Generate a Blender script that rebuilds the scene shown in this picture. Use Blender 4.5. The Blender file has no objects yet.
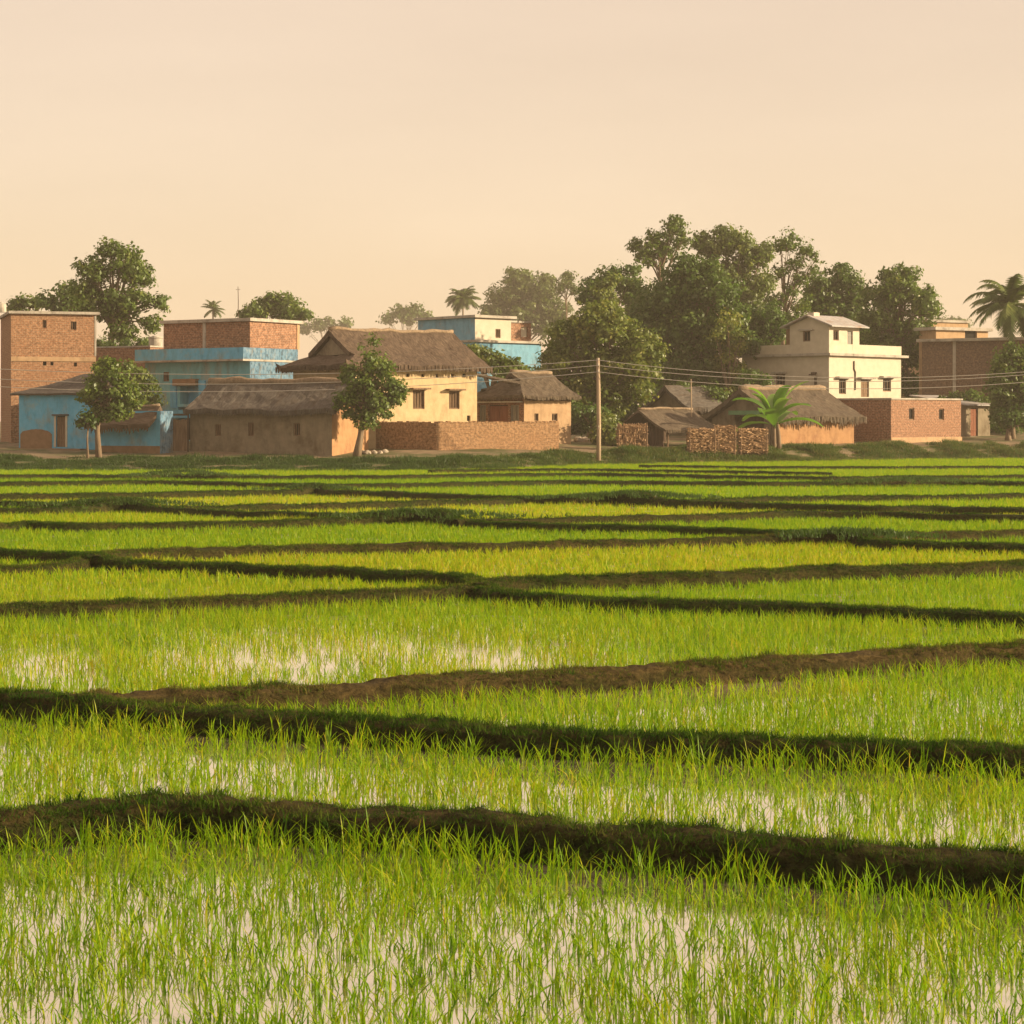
import bpy, bmesh, math, random
import numpy as np
from mathutils import Vector, Matrix, noise

sc = bpy.context.scene
COL = sc.collection
R = math.radians
# ---------------------------------------------------------------- camera
F, HC, CX, CY = 2100.0, 2.6, 512.0, 418.0      # focal length in px, eye height, principal column, horizon row
cam_d = bpy.data.cameras.new('camera')
cam = bpy.data.objects.new('camera', cam_d); COL.objects.link(cam)
cam.location = (0, 0, HC); cam.rotation_euler = (R(90), 0, 0)
cam_d.sensor_width = 36; cam_d.lens = 36 * F / 1024
cam_d.shift_y = -(512 - CY) / 1024
cam_d.clip_start = .1; cam_d.clip_end = 6000
sc.camera = cam
# ---------------------------------------------------------------- light
SUN_EL, SUN_AZ = 17.0, 98.0                    # azimuth clockwise from +Y (view direction)
w = bpy.data.worlds.new('World'); sc.world = w; w.use_nodes = True
nt = w.node_tree; bg = nt.nodes['Background']
sky = nt.nodes.new('ShaderNodeTexSky'); sky.sky_type = 'NISHITA'; sky.sun_disc = False
sky.sun_elevation = R(SUN_EL); sky.sun_rotation = R(SUN_AZ)
sky.air_density = 1.2; sky.dust_density = 1.2; sky.ozone_density = .4
tintn = nt.nodes.new('ShaderNodeMix'); tintn.data_type = 'RGBA'          # thick dust evens the sky out towards pale peach
tintn.inputs[0].default_value = .82; tcw = nt.nodes.new('ShaderNodeTexCoord'); mpw = nt.nodes.new('ShaderNodeMapping'); mpw.inputs['Scale'].default_value = (1.5, 1.5, 7)
nzw = nt.nodes.new('ShaderNodeTexNoise'); nzw.inputs['Scale'].default_value = 2.2; nzw.inputs['Detail'].default_value = 5
rw = nt.nodes.new('ShaderNodeValToRGB'); rw.color_ramp.elements[0].position = .3; rw.color_ramp.elements[1].position = .75
rw.color_ramp.elements[0].color = (.90, .88, .86, 1); rw.color_ramp.elements[1].color = (1.0, 1.0, 1.0, 1)
hz = nt.nodes.new('ShaderNodeMix'); hz.data_type = 'RGBA'; hz.blend_type = 'MULTIPLY'; hz.inputs[0].default_value = 1; hz.inputs[6].default_value = (3.34, 2.36, 1.60, 1)
for a_, b_ in ((tcw.outputs['Generated'], mpw.inputs[0]), (mpw.outputs[0], nzw.inputs[0]), (nzw.outputs[0], rw.inputs[0]), (rw.outputs[0], hz.inputs[7]), (hz.outputs[2], tintn.inputs[7])): nt.links.new(a_, b_)
nt.links.new(sky.outputs[0], tintn.inputs[6]); nt.links.new(tintn.outputs[2], bg.inputs[0])
bg.inputs[1].default_value = .135
sd = bpy.data.lights.new('sun', 'SUN'); sun = bpy.data.objects.new('sun', sd); COL.objects.link(sun)
sd.energy = 4.6; sd.angle = R(.6); sd.color = (1.0, .79, .51)
sdir = Vector((math.sin(R(SUN_AZ)) * math.cos(R(SUN_EL)), math.cos(R(SUN_AZ)) * math.cos(R(SUN_EL)), math.sin(R(SUN_EL))))
sun.rotation_euler = sdir.to_track_quat('Z', 'Y').to_euler(); sun.location = (60, 0, 40)
vs = sc.view_settings; vs.view_transform = 'Standard'; vs.look = 'None'; vs.gamma = 1; vs.use_curve_mapping = False
vs.exposure = 1.04
cy = sc.cycles
cy.max_bounces = 8; cy.diffuse_bounces = 3; cy.glossy_bounces = 3; cy.transmission_bounces = 4; cy.volume_bounces = 0
cy.use_denoising = True

rng = np.random.default_rng(7); random.seed(7)
# ---------------------------------------------------------------- helpers
def PX(px, Y): return (px - CX) * Y / F
def PZ(py, Y): return HC - (py - CY) * Y / F
def tag(o, label=None, cat=None, group=None, kind=None):
    if label: o['label'] = label
    if cat: o['category'] = cat
    if group: o['group'] = group
    if kind: o['kind'] = kind
    return o
def empty(name, loc, rz=0):
    o = bpy.data.objects.new(name, None); COL.objects.link(o)
    o.location = loc; o.rotation_euler = (0, 0, rz); o.empty_display_size = .3
    return o
def link(name, me, mat, parent=None):
    o = bpy.data.objects.new(name, me); COL.objects.link(o)
    if mat: me.materials.append(mat)
    if parent is not None: o.parent = parent
    return o
class MB:
    def __init__(s): s.v = []; s.f = []
    def quad(s, *p):
        n = len(s.v); s.v += [tuple(q) for q in p]; s.f.append(tuple(range(n, n + len(p))))
    def box(s, x0, y0, z0, x1, y1, z1, skip=''):
        a, b, c, d = (x0, y0, z0), (x1, y0, z0), (x1, y1, z0), (x0, y1, z0)
        e, f, g, h = (x0, y0, z1), (x1, y0, z1), (x1, y1, z1), (x0, y1, z1)
        for k, q in (('b', (d, c, b, a)), ('t', (e, f, g, h)), ('R', (a, b, f, e)), ('E', (b, c, g, f)), ('N', (c, d, h, g)), ('L', (d, a, e, h))):
            if k not in skip: s.quad(*q)
    def tube(s, pts, rad, n=7, cap=True):
        rings = []
        for i, p in enumerate(pts):
            p = Vector(p)
            d = (Vector(pts[min(i + 1, len(pts) - 1)]) - Vector(pts[max(i - 1, 0)])).normalized()
            a = d.orthogonal().normalized() if abs(d.z) < .95 else Vector((1, 0, 0))
            a = (a - d * a.dot(d)).normalized(); b = d.cross(a)
            k = len(s.v)
            for j in range(n):
                t = 2 * math.pi * j / n
                s.v.append(tuple(p + (a * math.cos(t) + b * math.sin(t)) * rad[i]))
            rings.append(k)
        for i in range(len(rings) - 1):
            for j in range(n):
                s.f.append((rings[i] + j, rings[i] + (j + 1) % n, rings[i + 1] + (j + 1) % n, rings[i + 1] + j))
        if cap:
            s.f.append(tuple(rings[-1] + j for j in range(n))); s.f.append(tuple(rings[0] + j for j in reversed(range(n))))
    def build(s, name, mat, parent=None, smooth=False):
        me = bpy.data.meshes.new(name); me.from_pydata(s.v, [], s.f); box_uv(me)
        if smooth: me.polygons.foreach_set('use_smooth', [True] * len(me.polygons))
        return link(name, me, mat, parent)
def box_uv(me):
    uv = me.uv_layers.new(name='UVMap'); d = uv.data; vv = me.vertices
    for p in me.polygons:
        n = p.normal; ax = max(range(3), key=lambda i: abs(n[i]))
        for li in p.loop_indices:
            c = vv[me.loops[li].vertex_index].co
            d[li].uv = (c.x, c.y) if ax == 2 else ((c.y, c.z) if ax == 0 else (c.x, c.z))
def np_mesh(name, V, T, mat, tint=None, parent=None, extra=None):
    V = np.asarray(V, np.float32); T = np.asarray(T, np.int32)
    me = bpy.data.meshes.new(name); k = T.shape[1]
    me.vertices.add(len(V)); me.vertices.foreach_set('co', V.ravel())
    me.loops.add(T.size); me.loops.foreach_set('vertex_index', T.ravel())
    me.polygons.add(len(T)); me.polygons.foreach_set('loop_start', np.arange(0, T.size, k, dtype=np.int32))
    me.update(calc_edges=True)
    if tint is not None:
        a = me.attributes.new('tint', 'FLOAT', 'POINT'); a.data.foreach_set('value', np.asarray(tint, np.float32))
    return link(name, me, mat, parent)
# ---------------------------------------------------------------- materials
def newmat(name):
    m = bpy.data.materials.new(name); m.use_nodes = True
    t = m.node_tree; return m, t, t.nodes['Principled BSDF'], t.links
def ramp(t, cols):
    r = t.nodes.new('ShaderNodeValToRGB'); e = r.color_ramp.elements
    while len(e) < len(cols): e.new(.5)
    for i, (p, c) in enumerate(cols): e[i].position = p; e[i].color = (*c, 1)
    return r
def coords(t, kind='Object', scale=(1, 1, 1)):
    tc = t.nodes.new('ShaderNodeTexCoord'); mp = t.nodes.new('ShaderNodeMapping')
    mp.inputs['Scale'].default_value = scale; t.links.new(tc.outputs[kind], mp.inputs[0]); return mp
def nz(t, vec, scale, detail=4, rough=.6):
    n = t.nodes.new('ShaderNodeTexNoise'); n.inputs['Scale'].default_value = scale; n.inputs['Detail'].default_value = detail
    n.inputs['Roughness'].default_value = rough; t.links.new(vec.outputs[0], n.inputs['Vector']); return n
def mixc(t, a, b, fac, mode='MIX'):
    m = t.nodes.new('ShaderNodeMix'); m.data_type = 'RGBA'; m.blend_type = mode
    if isinstance(fac, float): m.inputs[0].default_value = fac
    else: t.links.new(fac, m.inputs[0])
    for s, i in ((a, 6), (b, 7)):
        if isinstance(s, tuple): m.inputs[i].default_value = (*s, 1)
        else: t.links.new(s, m.inputs[i])
    return m.outputs[2]
def bump(t, b, src, strength, dist=.05):
    bp = t.nodes.new('ShaderNodeBump'); bp.inputs['Strength'].default_value = strength; bp.inputs['Distance'].default_value = dist
    t.links.new(src, bp.inputs['Height']); t.links.new(bp.outputs[0], b.inputs['Normal'])
def surf(name, cols, scale=3, stretch=(1, 1, 1), rough=.9, stain=None, stain_scale=.6, stain_pos=(.5, .68), bmp=.3, detail=5, spec=.2):
    """noise between colours, optional large irregular stains"""
    m, t, b, L = newmat(name); mp = coords(t, 'Object', stretch)
    n = nz(t, mp, scale, detail); r = ramp(t, cols); L.new(n.outputs[0], r.inputs[0]); c = r.outputs[0]
    if stain:
        n2 = nz(t, mp, stain_scale, 7, .7); r2 = ramp(t, [(stain_pos[0], (0, 0, 0)), (stain_pos[1], (1, 1, 1))])
        L.new(n2.outputs[0], r2.inputs[0]); c = mixc(t, c, stain, r2.outputs[0])
        if stain_scale > .7:                       # rain streaks and rubbed patches
            m3 = coords(t, 'Object', (1.6, 1.6, .5)); n3 = nz(t, m3, 1.3, 8, .75); r3 = ramp(t, [(.34, (.70, .68, .66)), (.5, (.97, .97, .96)), (.75, (1.08, 1.07, 1.05))]); L.new(n3.outputs[0], r3.inputs[0])
            c = mixc(t, c, r3.outputs[0], 1.0, 'MULTIPLY')
    L.new(c, b.inputs['Base Color']); b.inputs['Roughness'].default_value = rough
    b.inputs['Specular IOR Level'].default_value = spec
    if bmp: bump(t, b, n.outputs[0], bmp)
    return m
def brick(name, c1, c2, mortar, dirt, bw=.27, rh=.11, ms=.018, dirt_pos=(.5, .75)):
    m, t, b, L = newmat(name); mp = coords(t, 'UV')
    bt = t.nodes.new('ShaderNodeTexBrick'); L.new(mp.outputs[0], bt.inputs[0])
    bt.inputs['Color1'].default_value = (*c1, 1); bt.inputs['Color2'].default_value = (*c2, 1); bt.inputs['Mortar'].default_value = (*mortar, 1)
    bt.inputs['Scale'].default_value = 1; bt.inputs['Brick Width'].default_value = bw; bt.inputs['Row Height'].default_value = rh
    bt.inputs['Mortar Size'].default_value = ms; bt.inputs['Bias'].default_value = -.1
    mo = coords(t, 'Object'); n1 = nz(t, mo, 6.5, 5, .75); r1 = ramp(t, [(.32, (.35, .33, .32)), (.52, (.92, .92, .92)), (.72, (1.6, 1.5, 1.35))])
    L.new(n1.outputs[0], r1.inputs[0]); c = mixc(t, bt.outputs[0], r1.outputs[0], 1.0, 'MULTIPLY')
    n2 = nz(t, mo, .55, 7, .7); r2 = ramp(t, [(dirt_pos[0], (0, 0, 0)), (dirt_pos[1], (.8, .8, .8))]); L.new(n2.outputs[0], r2.inputs[0])
    c = mixc(t, c, dirt, r2.outputs[0]); L.new(c, b.inputs['Base Color'])
    b.inputs['Roughness'].default_value = .92; b.inputs['Specular IOR Level'].default_value = .15
    bump(t, b, bt.outputs['Fac'], -.5, .02)
    return m
def leafmat(name, cols, trans=.4, gloss=.03):
    m = bpy.data.materials.new(name); m.use_nodes = True; t = m.node_tree; L = t.links
    t.nodes.remove(t.nodes['Principled BSDF']); out = t.nodes['Material Output']
    at = t.nodes.new('ShaderNodeAttribute'); at.attribute_name = 'tint'
    r = ramp(t, cols); L.new(at.outputs['Fac'], r.inputs[0])
    d = t.nodes.new('ShaderNodeBsdfDiffuse'); tr = t.nodes.new('ShaderNodeBsdfTranslucent'); g = t.nodes.new('ShaderNodeBsdfGlossy')
    L.new(r.outputs[0], d.inputs[0])
    c2 = mixc(t, r.outputs[0], (1.0, 1.15, .55), 1.0, 'MULTIPLY'); L.new(c2, tr.inputs[0])
    g.inputs['Roughness'].default_value = .45
    m1 = t.nodes.new('ShaderNodeMixShader'); m1.inputs[0].default_value = trans; L.new(d.outputs[0], m1.inputs[1]); L.new(tr.outputs[0], m1.inputs[2])
    m2 = t.nodes.new('ShaderNodeMixShader'); m2.inputs[0].default_value = gloss; L.new(m1.outputs[0], m2.inputs[1]); L.new(g.outputs[0], m2.inputs[2])
    L.new(m2.outputs[0], out.inputs[0]); return m
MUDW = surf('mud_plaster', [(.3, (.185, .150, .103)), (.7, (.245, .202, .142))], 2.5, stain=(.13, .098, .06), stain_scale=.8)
CREAM = surf('cream_plaster', [(.3, (.45, .33, .185)), (.7, (.54, .41, .245))], 2.2, stain=(.45, .33, .2), stain_scale=.8, stain_pos=(.56, .8))
TAN = surf('tan_plaster', [(.3, (.36, .235, .135)), (.7, (.44, .30, .18))], 2.5, stain=(.32, .2, .12), stain_scale=.9, stain_pos=(.55, .8))
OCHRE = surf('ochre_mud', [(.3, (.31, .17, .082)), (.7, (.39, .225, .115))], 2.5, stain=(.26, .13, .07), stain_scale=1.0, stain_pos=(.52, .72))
WHITEP = surf('pale_limewash', [(.3, (.44, .39, .30)), (.7, (.53, .475, .375))], 1.8, stain=(.38, .33, .25), stain_scale=.7, stain_pos=(.58, .78))
BLUE = surf('blue_limewash', [(.3, (.095, .36, .58)), (.7, (.14, .44, .67))], 2.5, stain=(.24, .33, .36), stain_scale=.9, stain_pos=(.52, .72))
BLUEOLD = surf('flaking_blue_limewash_shade', [(.36, (.055, .09, .12)), (.5, (.10, .20, .30)), (.66, (.20, .27, .33))], 5, stretch=(1, 1, .6), stain=(.16, .15, .13), stain_scale=1.2, stain_pos=(.52, .64))  # flaking paint, also darkened in place of shade on the side wall
BLUE2 = surf('pale_blue_limewash', [(.3, (.13, .30, .43)), (.7, (.18, .37, .50))], 2.5, stain=(.24, .28, .30), stain_scale=.9, stain_pos=(.54, .74))
TEAL = surf('teal_limewash', [(.3, (.13, .40, .50)), (.7, (.20, .48, .56))], 2, stretch=(1, 1, .4), stain=(.30, .29, .25), stain_scale=.9, stain_pos=(.5, .7))  # teal wash with greyish stains
BROWNW = surf('raw_brown_plaster', [(.3, (.19, .12, .065)), (.7, (.27, .17, .10))], 2.5, bmp=.5)
CONC = surf('concrete', [(.3, (.34, .31, .27)), (.7, (.46, .42, .36))], 2, stain=(.16, .14, .12), stain_scale=1.0)
WOOD = surf('old_wood', [(.3, (.12, .075, .045)), (.7, (.24, .16, .10))], 8, stretch=(1, 1, .15), bmp=.5)
DARKW = surf('dark_wood', [(.3, (.045, .03, .02)), (.7, (.10, .065, .045))], 8, stretch=(1, 1, .15), bmp=.5)
RUSTW = surf('red_brown_door', [(.3, (.16, .06, .035)), (.7, (.24, .10, .06))], 6, stretch=(1, 1, .2))
GREYW = surf('grey_boards', [(.3, (.20, .19, .17)), (.7, (.30, .28, .25))], 6, stretch=(1, 1, .2))
DARK = surf('dark_room', [(.3, (.012, .01, .009)), (.7, (.02, .017, .014))], 3, bmp=0)
POLEW = surf('weathered_pole', [(.3, (.26, .19, .13)), (.7, (.38, .29, .2))], 6, stretch=(1, 1, .1))
WIRE = surf('wire', [(.3, (.27, .25, .22)), (.7, (.34, .31, .28))], 6, rough=.6, bmp=0, spec=.5)
TIN = surf('weathered_tin', [(.3, (.30, .29, .29)), (.7, (.42, .40, .39))], 3, stain=(.26, .17, .12), stain_scale=1.2, rough=.6)
GREENTARP = surf('green_tarp', [(.3, (.10, .22, .12)), (.7, (.15, .30, .16))], 3)
ROCK = surf('rock', [(.3, (.24, .2, .16)), (.7, (.42, .36, .28))], 5)
BARK = surf('bark', [(.3, (.13, .09, .06)), (.7, (.24, .18, .12))], 6, stretch=(1, 1, .25), bmp=.6)
THX = surf('thatch_across', [(.28, (.045, .034, .025)), (.5, (.10, .078, .055)), (.74, (.18, .14, .098))], 3.2, stretch=(4, .8, .8), stain=(.085, .06, .042), stain_scale=.9, stain_pos=(.48, .66), bmp=.9)
THY = surf('thatch_along', [(.28, (.050, .043, .037)), (.5, (.105, .092, .080)), (.74, (.18, .16, .135))], 3.2, stretch=(.8, 4, .8), stain=(.085, .065, .05), stain_scale=.9, stain_pos=(.48, .66), bmp=.9)
THR = surf('thatch_reddish', [(.28, (.045, .031, .022)), (.5, (.098, .068, .048)), (.74, (.165, .122, .086))], 3.2, stretch=(4, .8, .8), stain=(.075, .05, .034), stain_scale=.9, stain_pos=(.5, .7), bmp=.9)
RIDGE = surf('ridge_straw_lit', [(.3, (.15, .11, .072)), (.7, (.30, .22, .145))], 6, bmp=.7)  # straw paled so roof ridges show a sunlit line
SLATE = surf('dark_roof_tiles', [(.3, (.045, .04, .038)), (.7, (.11, .095, .085))], 5, bmp=.8)
BR1 = brick('brick_orange', (.27, .13, .070), (.37, .195, .108), (.33, .23, .15), (.26, .13, .07))
BR2 = brick('brick_red', (.23, .105, .060), (.32, .16, .092), (.30, .21, .15), (.22, .12, .075))
BR3 = brick('brick_earthen', (.29, .165, .085), (.39, .235, .128), (.34, .22, .13), (.30, .17, .09))
BRD = brick('brick_shade_dim', (.16, .095, .065), (.22, .135, .09), (.18, .14, .11), (.12, .085, .065))  # darker bricks stand in for shade on the right edge building
STICK = surf('dry_brushwood', [(.3, (.17, .095, .05)), (.5, (.34, .215, .12)), (.7, (.52, .35, .21))], 5, bmp=.3)
# leaves
def lm(n, dk, md, lt, **k): return leafmat(n, [(0, dk), (.55, md), (1, lt)], **k)
LF_DEEP = lm('leaf_deep_green', (.042, .082, .015), (.088, .148, .026), (.175, .210, .038))
LF_MID = lm('leaf_mid_green', (.054, .096, .017), (.115, .172, .028), (.235, .255, .042))
LF_OLIVE = lm('leaf_olive', (.06, .096, .020), (.13, .175, .036), (.26, .27, .058))
LF_WARM = lm('leaf_autumnal', (.06, .096, .018), (.14, .18, .032), (.30, .275, .058))
LF_PALM = lm('palm_leaf', (.055, .09, .025), (.11, .15, .04), (.22, .24, .075))
LF_BANANA = lm('banana_leaf', (.09, .20, .025), (.14, .27, .035), (.22, .34, .06), trans=.5, gloss=.06)
RICE = leafmat('rice_blade', [(0, (.075, .175, .003)), (.4, (.195, .315, .004)), (.72, (.35, .36, .009)), (1, (.46, .32, .05))], trans=.5, gloss=.01)
TURF = leafmat('bund_turf', [(0, (.024, .060, .008)), (.35, (.066, .115, .013)), (.6, (.110, .115, .024)), (1, (.145, .098, .038))], trans=.25, gloss=.0)
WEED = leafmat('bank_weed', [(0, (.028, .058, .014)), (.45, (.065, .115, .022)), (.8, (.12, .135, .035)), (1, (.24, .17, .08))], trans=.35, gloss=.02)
# ---------------------------------------------------------------- bund network, read off as rows on flat land
def W(x, y, H):
    Y = F * (HC - H) / (y - CY); return (PX(x, Y), Y)
BUNDS = [  # (points, height, dryness 0 green .. 1 brown, label)
 ([(-60,816),(0,811),(60,805),(120,800),(160,798),(185,799),(260,802),(340,806),(512,818),(600,825),(700,830),(800,840),(900,849),(1024,857),(1110,862)], .205, .22, 'nearest earth bund, dark and steep sided, bending above the flooded paddy at the bottom'),
 ([(-90,689),(0,694),(60,698),(110,703),(170,707),(230,711),(340,717),(420,722),(500,729),(600,733),(680,734.5),(780,738),(880,742),(940,745),(1024,749),(1110,752)], .18, .2, 'dark grassy earth bund, second from the camera, falling gently to the right'),
 ([(62,697.5),(130,691.5),(200,690),(240,688),(340,681.5),(430,677),(500,673),(600,669),(680,663.5),(780,657),(880,651),(960,646),(1024,644),(1110,640)], .20, .66, 'bare brown earth bund rising to the right from the second dark bund'),
 ([(-60,606),(0,604),(90,602),(190,598),(256,595.5),(330,592),(400,590),(440,588),(478,585)], .195, .48, 'brown mottled bund crossing the left half behind the wide paddy with bright water'),
 ([(478,585),(495,591),(512,593),(560,595),(620,599),(700,601),(768,602),(830,605),(900,607.5),(960,611.5),(1024,614),(1100,617)], .18, .2, 'thin dark bund running right and down from the mid field junction'),
 ([(85,557),(100,558),(150,561),(200,562.5),(256,564.5),(320,568),(400,571),(445,573.5),(470,575.5),(480,583)], .195, .2, 'straight dark bund slanting down from the left junction to the middle junction'),
 ([(478,583),(495,578),(512,577),(570,576),(640,573.5),(700,572),(768,569.5),(800,567),(880,566),(950,564),(1024,560.5),(1100,557)], .235, .35, 'thick mottled green bund rising right along the front of the yellow paddy'),
 ([(92,556),(110,551.5),(140,549.5),(200,548),(256,547),(320,545),(380,544),(460,543),(512,542),(600,540),(700,538),(768,536),(820,534),(872,536)], .2, .5, 'long brown bund along the back of the yellow paddy'),
 ([(-60,548),(0,549.5),(60,552),(88,554),(96,558)], .21, .15, 'short dark green bund at the left edge ending at the left junction'),
 ([(-60,568),(0,566.5),(50,564.5),(84,561),(92,557)], .16, .4, 'low thin bund under the short dark one at the left edge'),
 ([(862,537),(885,541),(930,542),(1024,544),(1100,545.5)], .2, .15, 'dark bund running to the right edge from the grassy hump'),
 ([(862,534.5),(885,533),(950,532),(1024,530),(1100,529)], .22, .6, 'brown bund above the dark one, running from the grassy hump to the right edge'),
 ([(-60,525),(0,524),(33,521.5),(55,524),(100,523.5),(140,522.5),(200,522),(256,521),(320,519),(390,517),(426,515),(450,518)], .21, .45, 'long bund across the left half ending in a grassy hump'),
 ([(450,518),(470,521),(512,522.5),(600,525.5),(660,526),(768,530),(830,532),(868,535)], .2, .15, 'dark bund slanting from the middle hump down to the right hump'),
 ([(455,520),(512,518.5),(600,516.5),(700,514.5),(768,512),(800,511),(885,511.5),(940,513.5),(1024,515),(1100,516)], .22, .5, None),
 ([(-60,508.5),(0,508),(60,507.5),(95,506),(130,503.5),(150,506),(170,507.5),(256,511.5),(330,512.5),(360,515.5),(385,517)], .22, .25, None),
 ([(-60,500),(0,501),(60,503),(98,505.5)], .2, .2, None),
 ([(165,507),(256,504.5),(360,502.5),(430,500.5),(470,499.5),(520,498)], .2, .4, None),
 ([(-60,494),(0,494),(130,492.5),(256,490),(300,489.5),(316,488),(335,490),(380,491),(430,493.5),(512,496),(575,497),(620,496),(660,499),(700,501),(768,503),(840,505),(880,507),(935,506),(1024,508.5),(1100,509)], .22, .3, 'longest far bund crossing the whole width, with grassy humps'),
 ([(690,500.5),(740,498),(768,497),(840,496),(900,495.5),(1024,493.5),(1100,493)], .2, .35, None),
 ([(-60,475),(0,475),(60,474.5),(130,475),(165,474),(205,475.5),(256,475.5),(400,475.5),(512,473.5),(600,473),(700,475),(768,476),(830,477),(900,476),(1024,475),(1100,475)], .2, .3, None),
 ([(-60,482.5),(0,482),(70,481.5),(140,480.5),(200,481),(256,483),(330,484),(400,483.5),(512,481.5),(560,480.5),(650,481),(768,482),(850,481.5),(900,480.8),(945,480.5),(980,481),(1024,482),(1100,482.5)], .2, .3, None),
 ([(430,470),(512,469),(600,469),(700,470.5),(768,471.5),(830,472.5)], .18, .3, None),
 ([(640,465),(768,466.5),(900,466.5),(1024,466),(1100,466)], .18, .3, None),
]
HUMPS = [(183,476,1.0,.28), (118,505,.9,.18), (424,517,.9,.18), (848,536,.6,.12), (632,498,1.0,.2), (315,489,.6,.15), (915,482,1.2,.15), (92,557,.5,.06), (30,695,.35,.05), (170,799,.25,.03)]
def resample(pts, step):
    P = np.array(pts); seg = np.hypot(*np.diff(P, axis=0).T); s = np.r_[0, np.cumsum(seg)]
    n = max(4, int(s[-1] / step)); q = np.linspace(0, s[-1], n)
    # smooth a little
    x = np.interp(q, s, P[:, 0]); y = np.interp(q, s, P[:, 1])
    k = max(1, int(.5 / step))
    for _ in range(2):
        xs = np.convolve(np.pad(x, k, 'edge'), np.ones(2 * k + 1) / (2 * k + 1), 'valid'); ys = np.convolve(np.pad(y, k, 'edge'), np.ones(2 * k + 1) / (2 * k + 1), 'valid')
        xs[0], xs[-1], ys[0], ys[-1] = x[0], x[-1], y[0], y[-1]; x, y = xs, ys
    return np.c_[x, y]
hump_w = [(*W(a, b, .2), r, h) for a, b, r, h in HUMPS]
bund_w = []
for pts, H, dry, lab in BUNDS:
    wp = [W(x, y, H) for x, y in pts]
    for e, n_ in ((0, 1), (-1, -2)):          # carry the bunds that leave the frame on to the sides
        if pts[e][0] < -50 or pts[e][0] > 1070:
            d_ = Vector(wp[e]) - Vector(wp[n_ if abs(pts[e][0] - pts[n_][0]) > 45 else n_ * 2 + (1 if e else 0)]); d_.normalize(); q_ = Vector(wp[e]) + d_ * 9; wp.insert(0 if e == 0 else len(wp), (q_.x, q_.y))
    dm = np.mean([p[1] for p in wp])
    bund_w.append((resample(wp, .07 if dm < 27 else (.12 if dm < 50 else .3)), H, dry, lab, dm))
# ---------------------------------------------------------------- terrain
def Yfoot(X):
    return np.interp(X, [-40, -26, -6, -1, 4, 10, 16, 24, 32, 45], [102, 102, 101, 104, 114, 119, 122, 129, 132, 134])
def zground(X, Y):
    X = np.asarray(X, float); Y = np.asarray(Y, float)
    yf = Yfoot(X); hb = np.interp(X, [-40, -8, 0, 8, 40], [.30, .30, .38, .62, .75]); wd = np.interp(X, [-40, -8, 2, 10, 40], [9, 10, 6, 6, 8])
    t = np.clip((Y - yf) / wd, 0, 1); b = t * t * (3 - 2 * t)
    z = -.14 + (.14 + hb) * b + .05 * np.clip(Y - yf - wd, 0, 16)
    return z
def zg(X, Y): return float(zground(X, Y))
xs = np.r_[np.linspace(-420, -50, 30), np.linspace(-48, 48, 130), np.linspace(50, 420, 30)]
ys = np.r_[np.linspace(-30, 90, 20), np.linspace(92, 165, 110), np.linspace(168, 300, 30), np.linspace(320, 900, 20)]
gx, gy = np.meshgrid(xs, ys); gz = zground(gx, gy)
nn = np.array([noise.noise(Vector((a * .35, b * .35, 0))) + .5 * noise.noise(Vector((a * 1.1, b * 1.1, 3))) for a, b in zip(gx.ravel(), gy.ravel())]).reshape(gx.shape)
gz = gz + nn * .07 * (gz > -.1)
V = np.c_[gx.ravel(), gy.ravel(), gz.ravel()]
nx, ny = len(xs), len(ys)
i = np.arange((ny - 1) * nx).reshape(ny - 1, nx)[:, :-1].ravel()
GROUND = surf('village_earth', [(.3, (.14, .105, .062)), (.5, (.21, .155, .095)), (.7, (.27, .20, .125))], 1.6, stain=(.085, .095, .034), stain_scale=.35, stain_pos=(.45, .58), bmp=.5)
g = np_mesh('ground', V, np.c_[i, i + 1, i + nx + 1, i + nx], GROUND)
tag(g, 'bare brown village earth rising behind the paddies', kind='structure')
# water in the paddies: muddy, partly drained
m, t, b, L = newmat('paddy_water_surface')
mp = coords(t, 'Object'); n1 = nz(t, mp, .9, 4); n2 = nz(t, mp, 22, 3); n3 = nz(t, mp, 5, 5)
r1 = ramp(t, [(.52, (0, 0, 0)), (.66, (1, 1, 1))]); L.new(n1.outputs[0], r1.inputs[0])
sep = t.nodes.new('ShaderNodeSeparateXYZ'); L.new(mp.outputs[0], sep.inputs[0])
far = t.nodes.new('ShaderNodeMapRange'); far.inputs[1].default_value = 17; far.inputs[2].default_value = 30; far.inputs[3].default_value = .0; far.inputs[4].default_value = .8
L.new(sep.outputs[1], far.inputs[0])
mud = t.nodes.new('ShaderNodeMath'); mud.operation = 'MULTIPLY'; L.new(r1.outputs[0], mud.inputs[0]); L.new(far.outputs[0], mud.inputs[1])
rc = ramp(t, [(.3, (.42, .36, .24)), (.7, (.54, .47, .33))]); L.new(n3.outputs[0], rc.inputs[0])
c = mixc(t, rc.outputs[0], (.19, .135, .07), mud.outputs[0]); L.new(c, b.inputs['Base Color'])
rr = t.nodes.new('ShaderNodeMapRange'); rr.inputs[3].default_value = .035; rr.inputs[4].default_value = .7; L.new(mud.outputs[0], rr.inputs[0]); L.new(rr.outputs[0], b.inputs['Roughness'])
b.inputs['IOR'].default_value = 1.5; bump(t, b, n2.outputs[0], .02, .01)
gl = t.nodes.new('ShaderNodeBsdfGlossy'); gl.inputs['Color'].default_value = (.98, .95, .85, 1); gl.inputs['Roughness'].default_value = .03
fm = t.nodes.new('ShaderNodeMapRange'); fm.inputs[3].default_value = .72; fm.inputs[4].default_value = .12; L.new(mud.outputs[0], fm.inputs[0])
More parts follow.
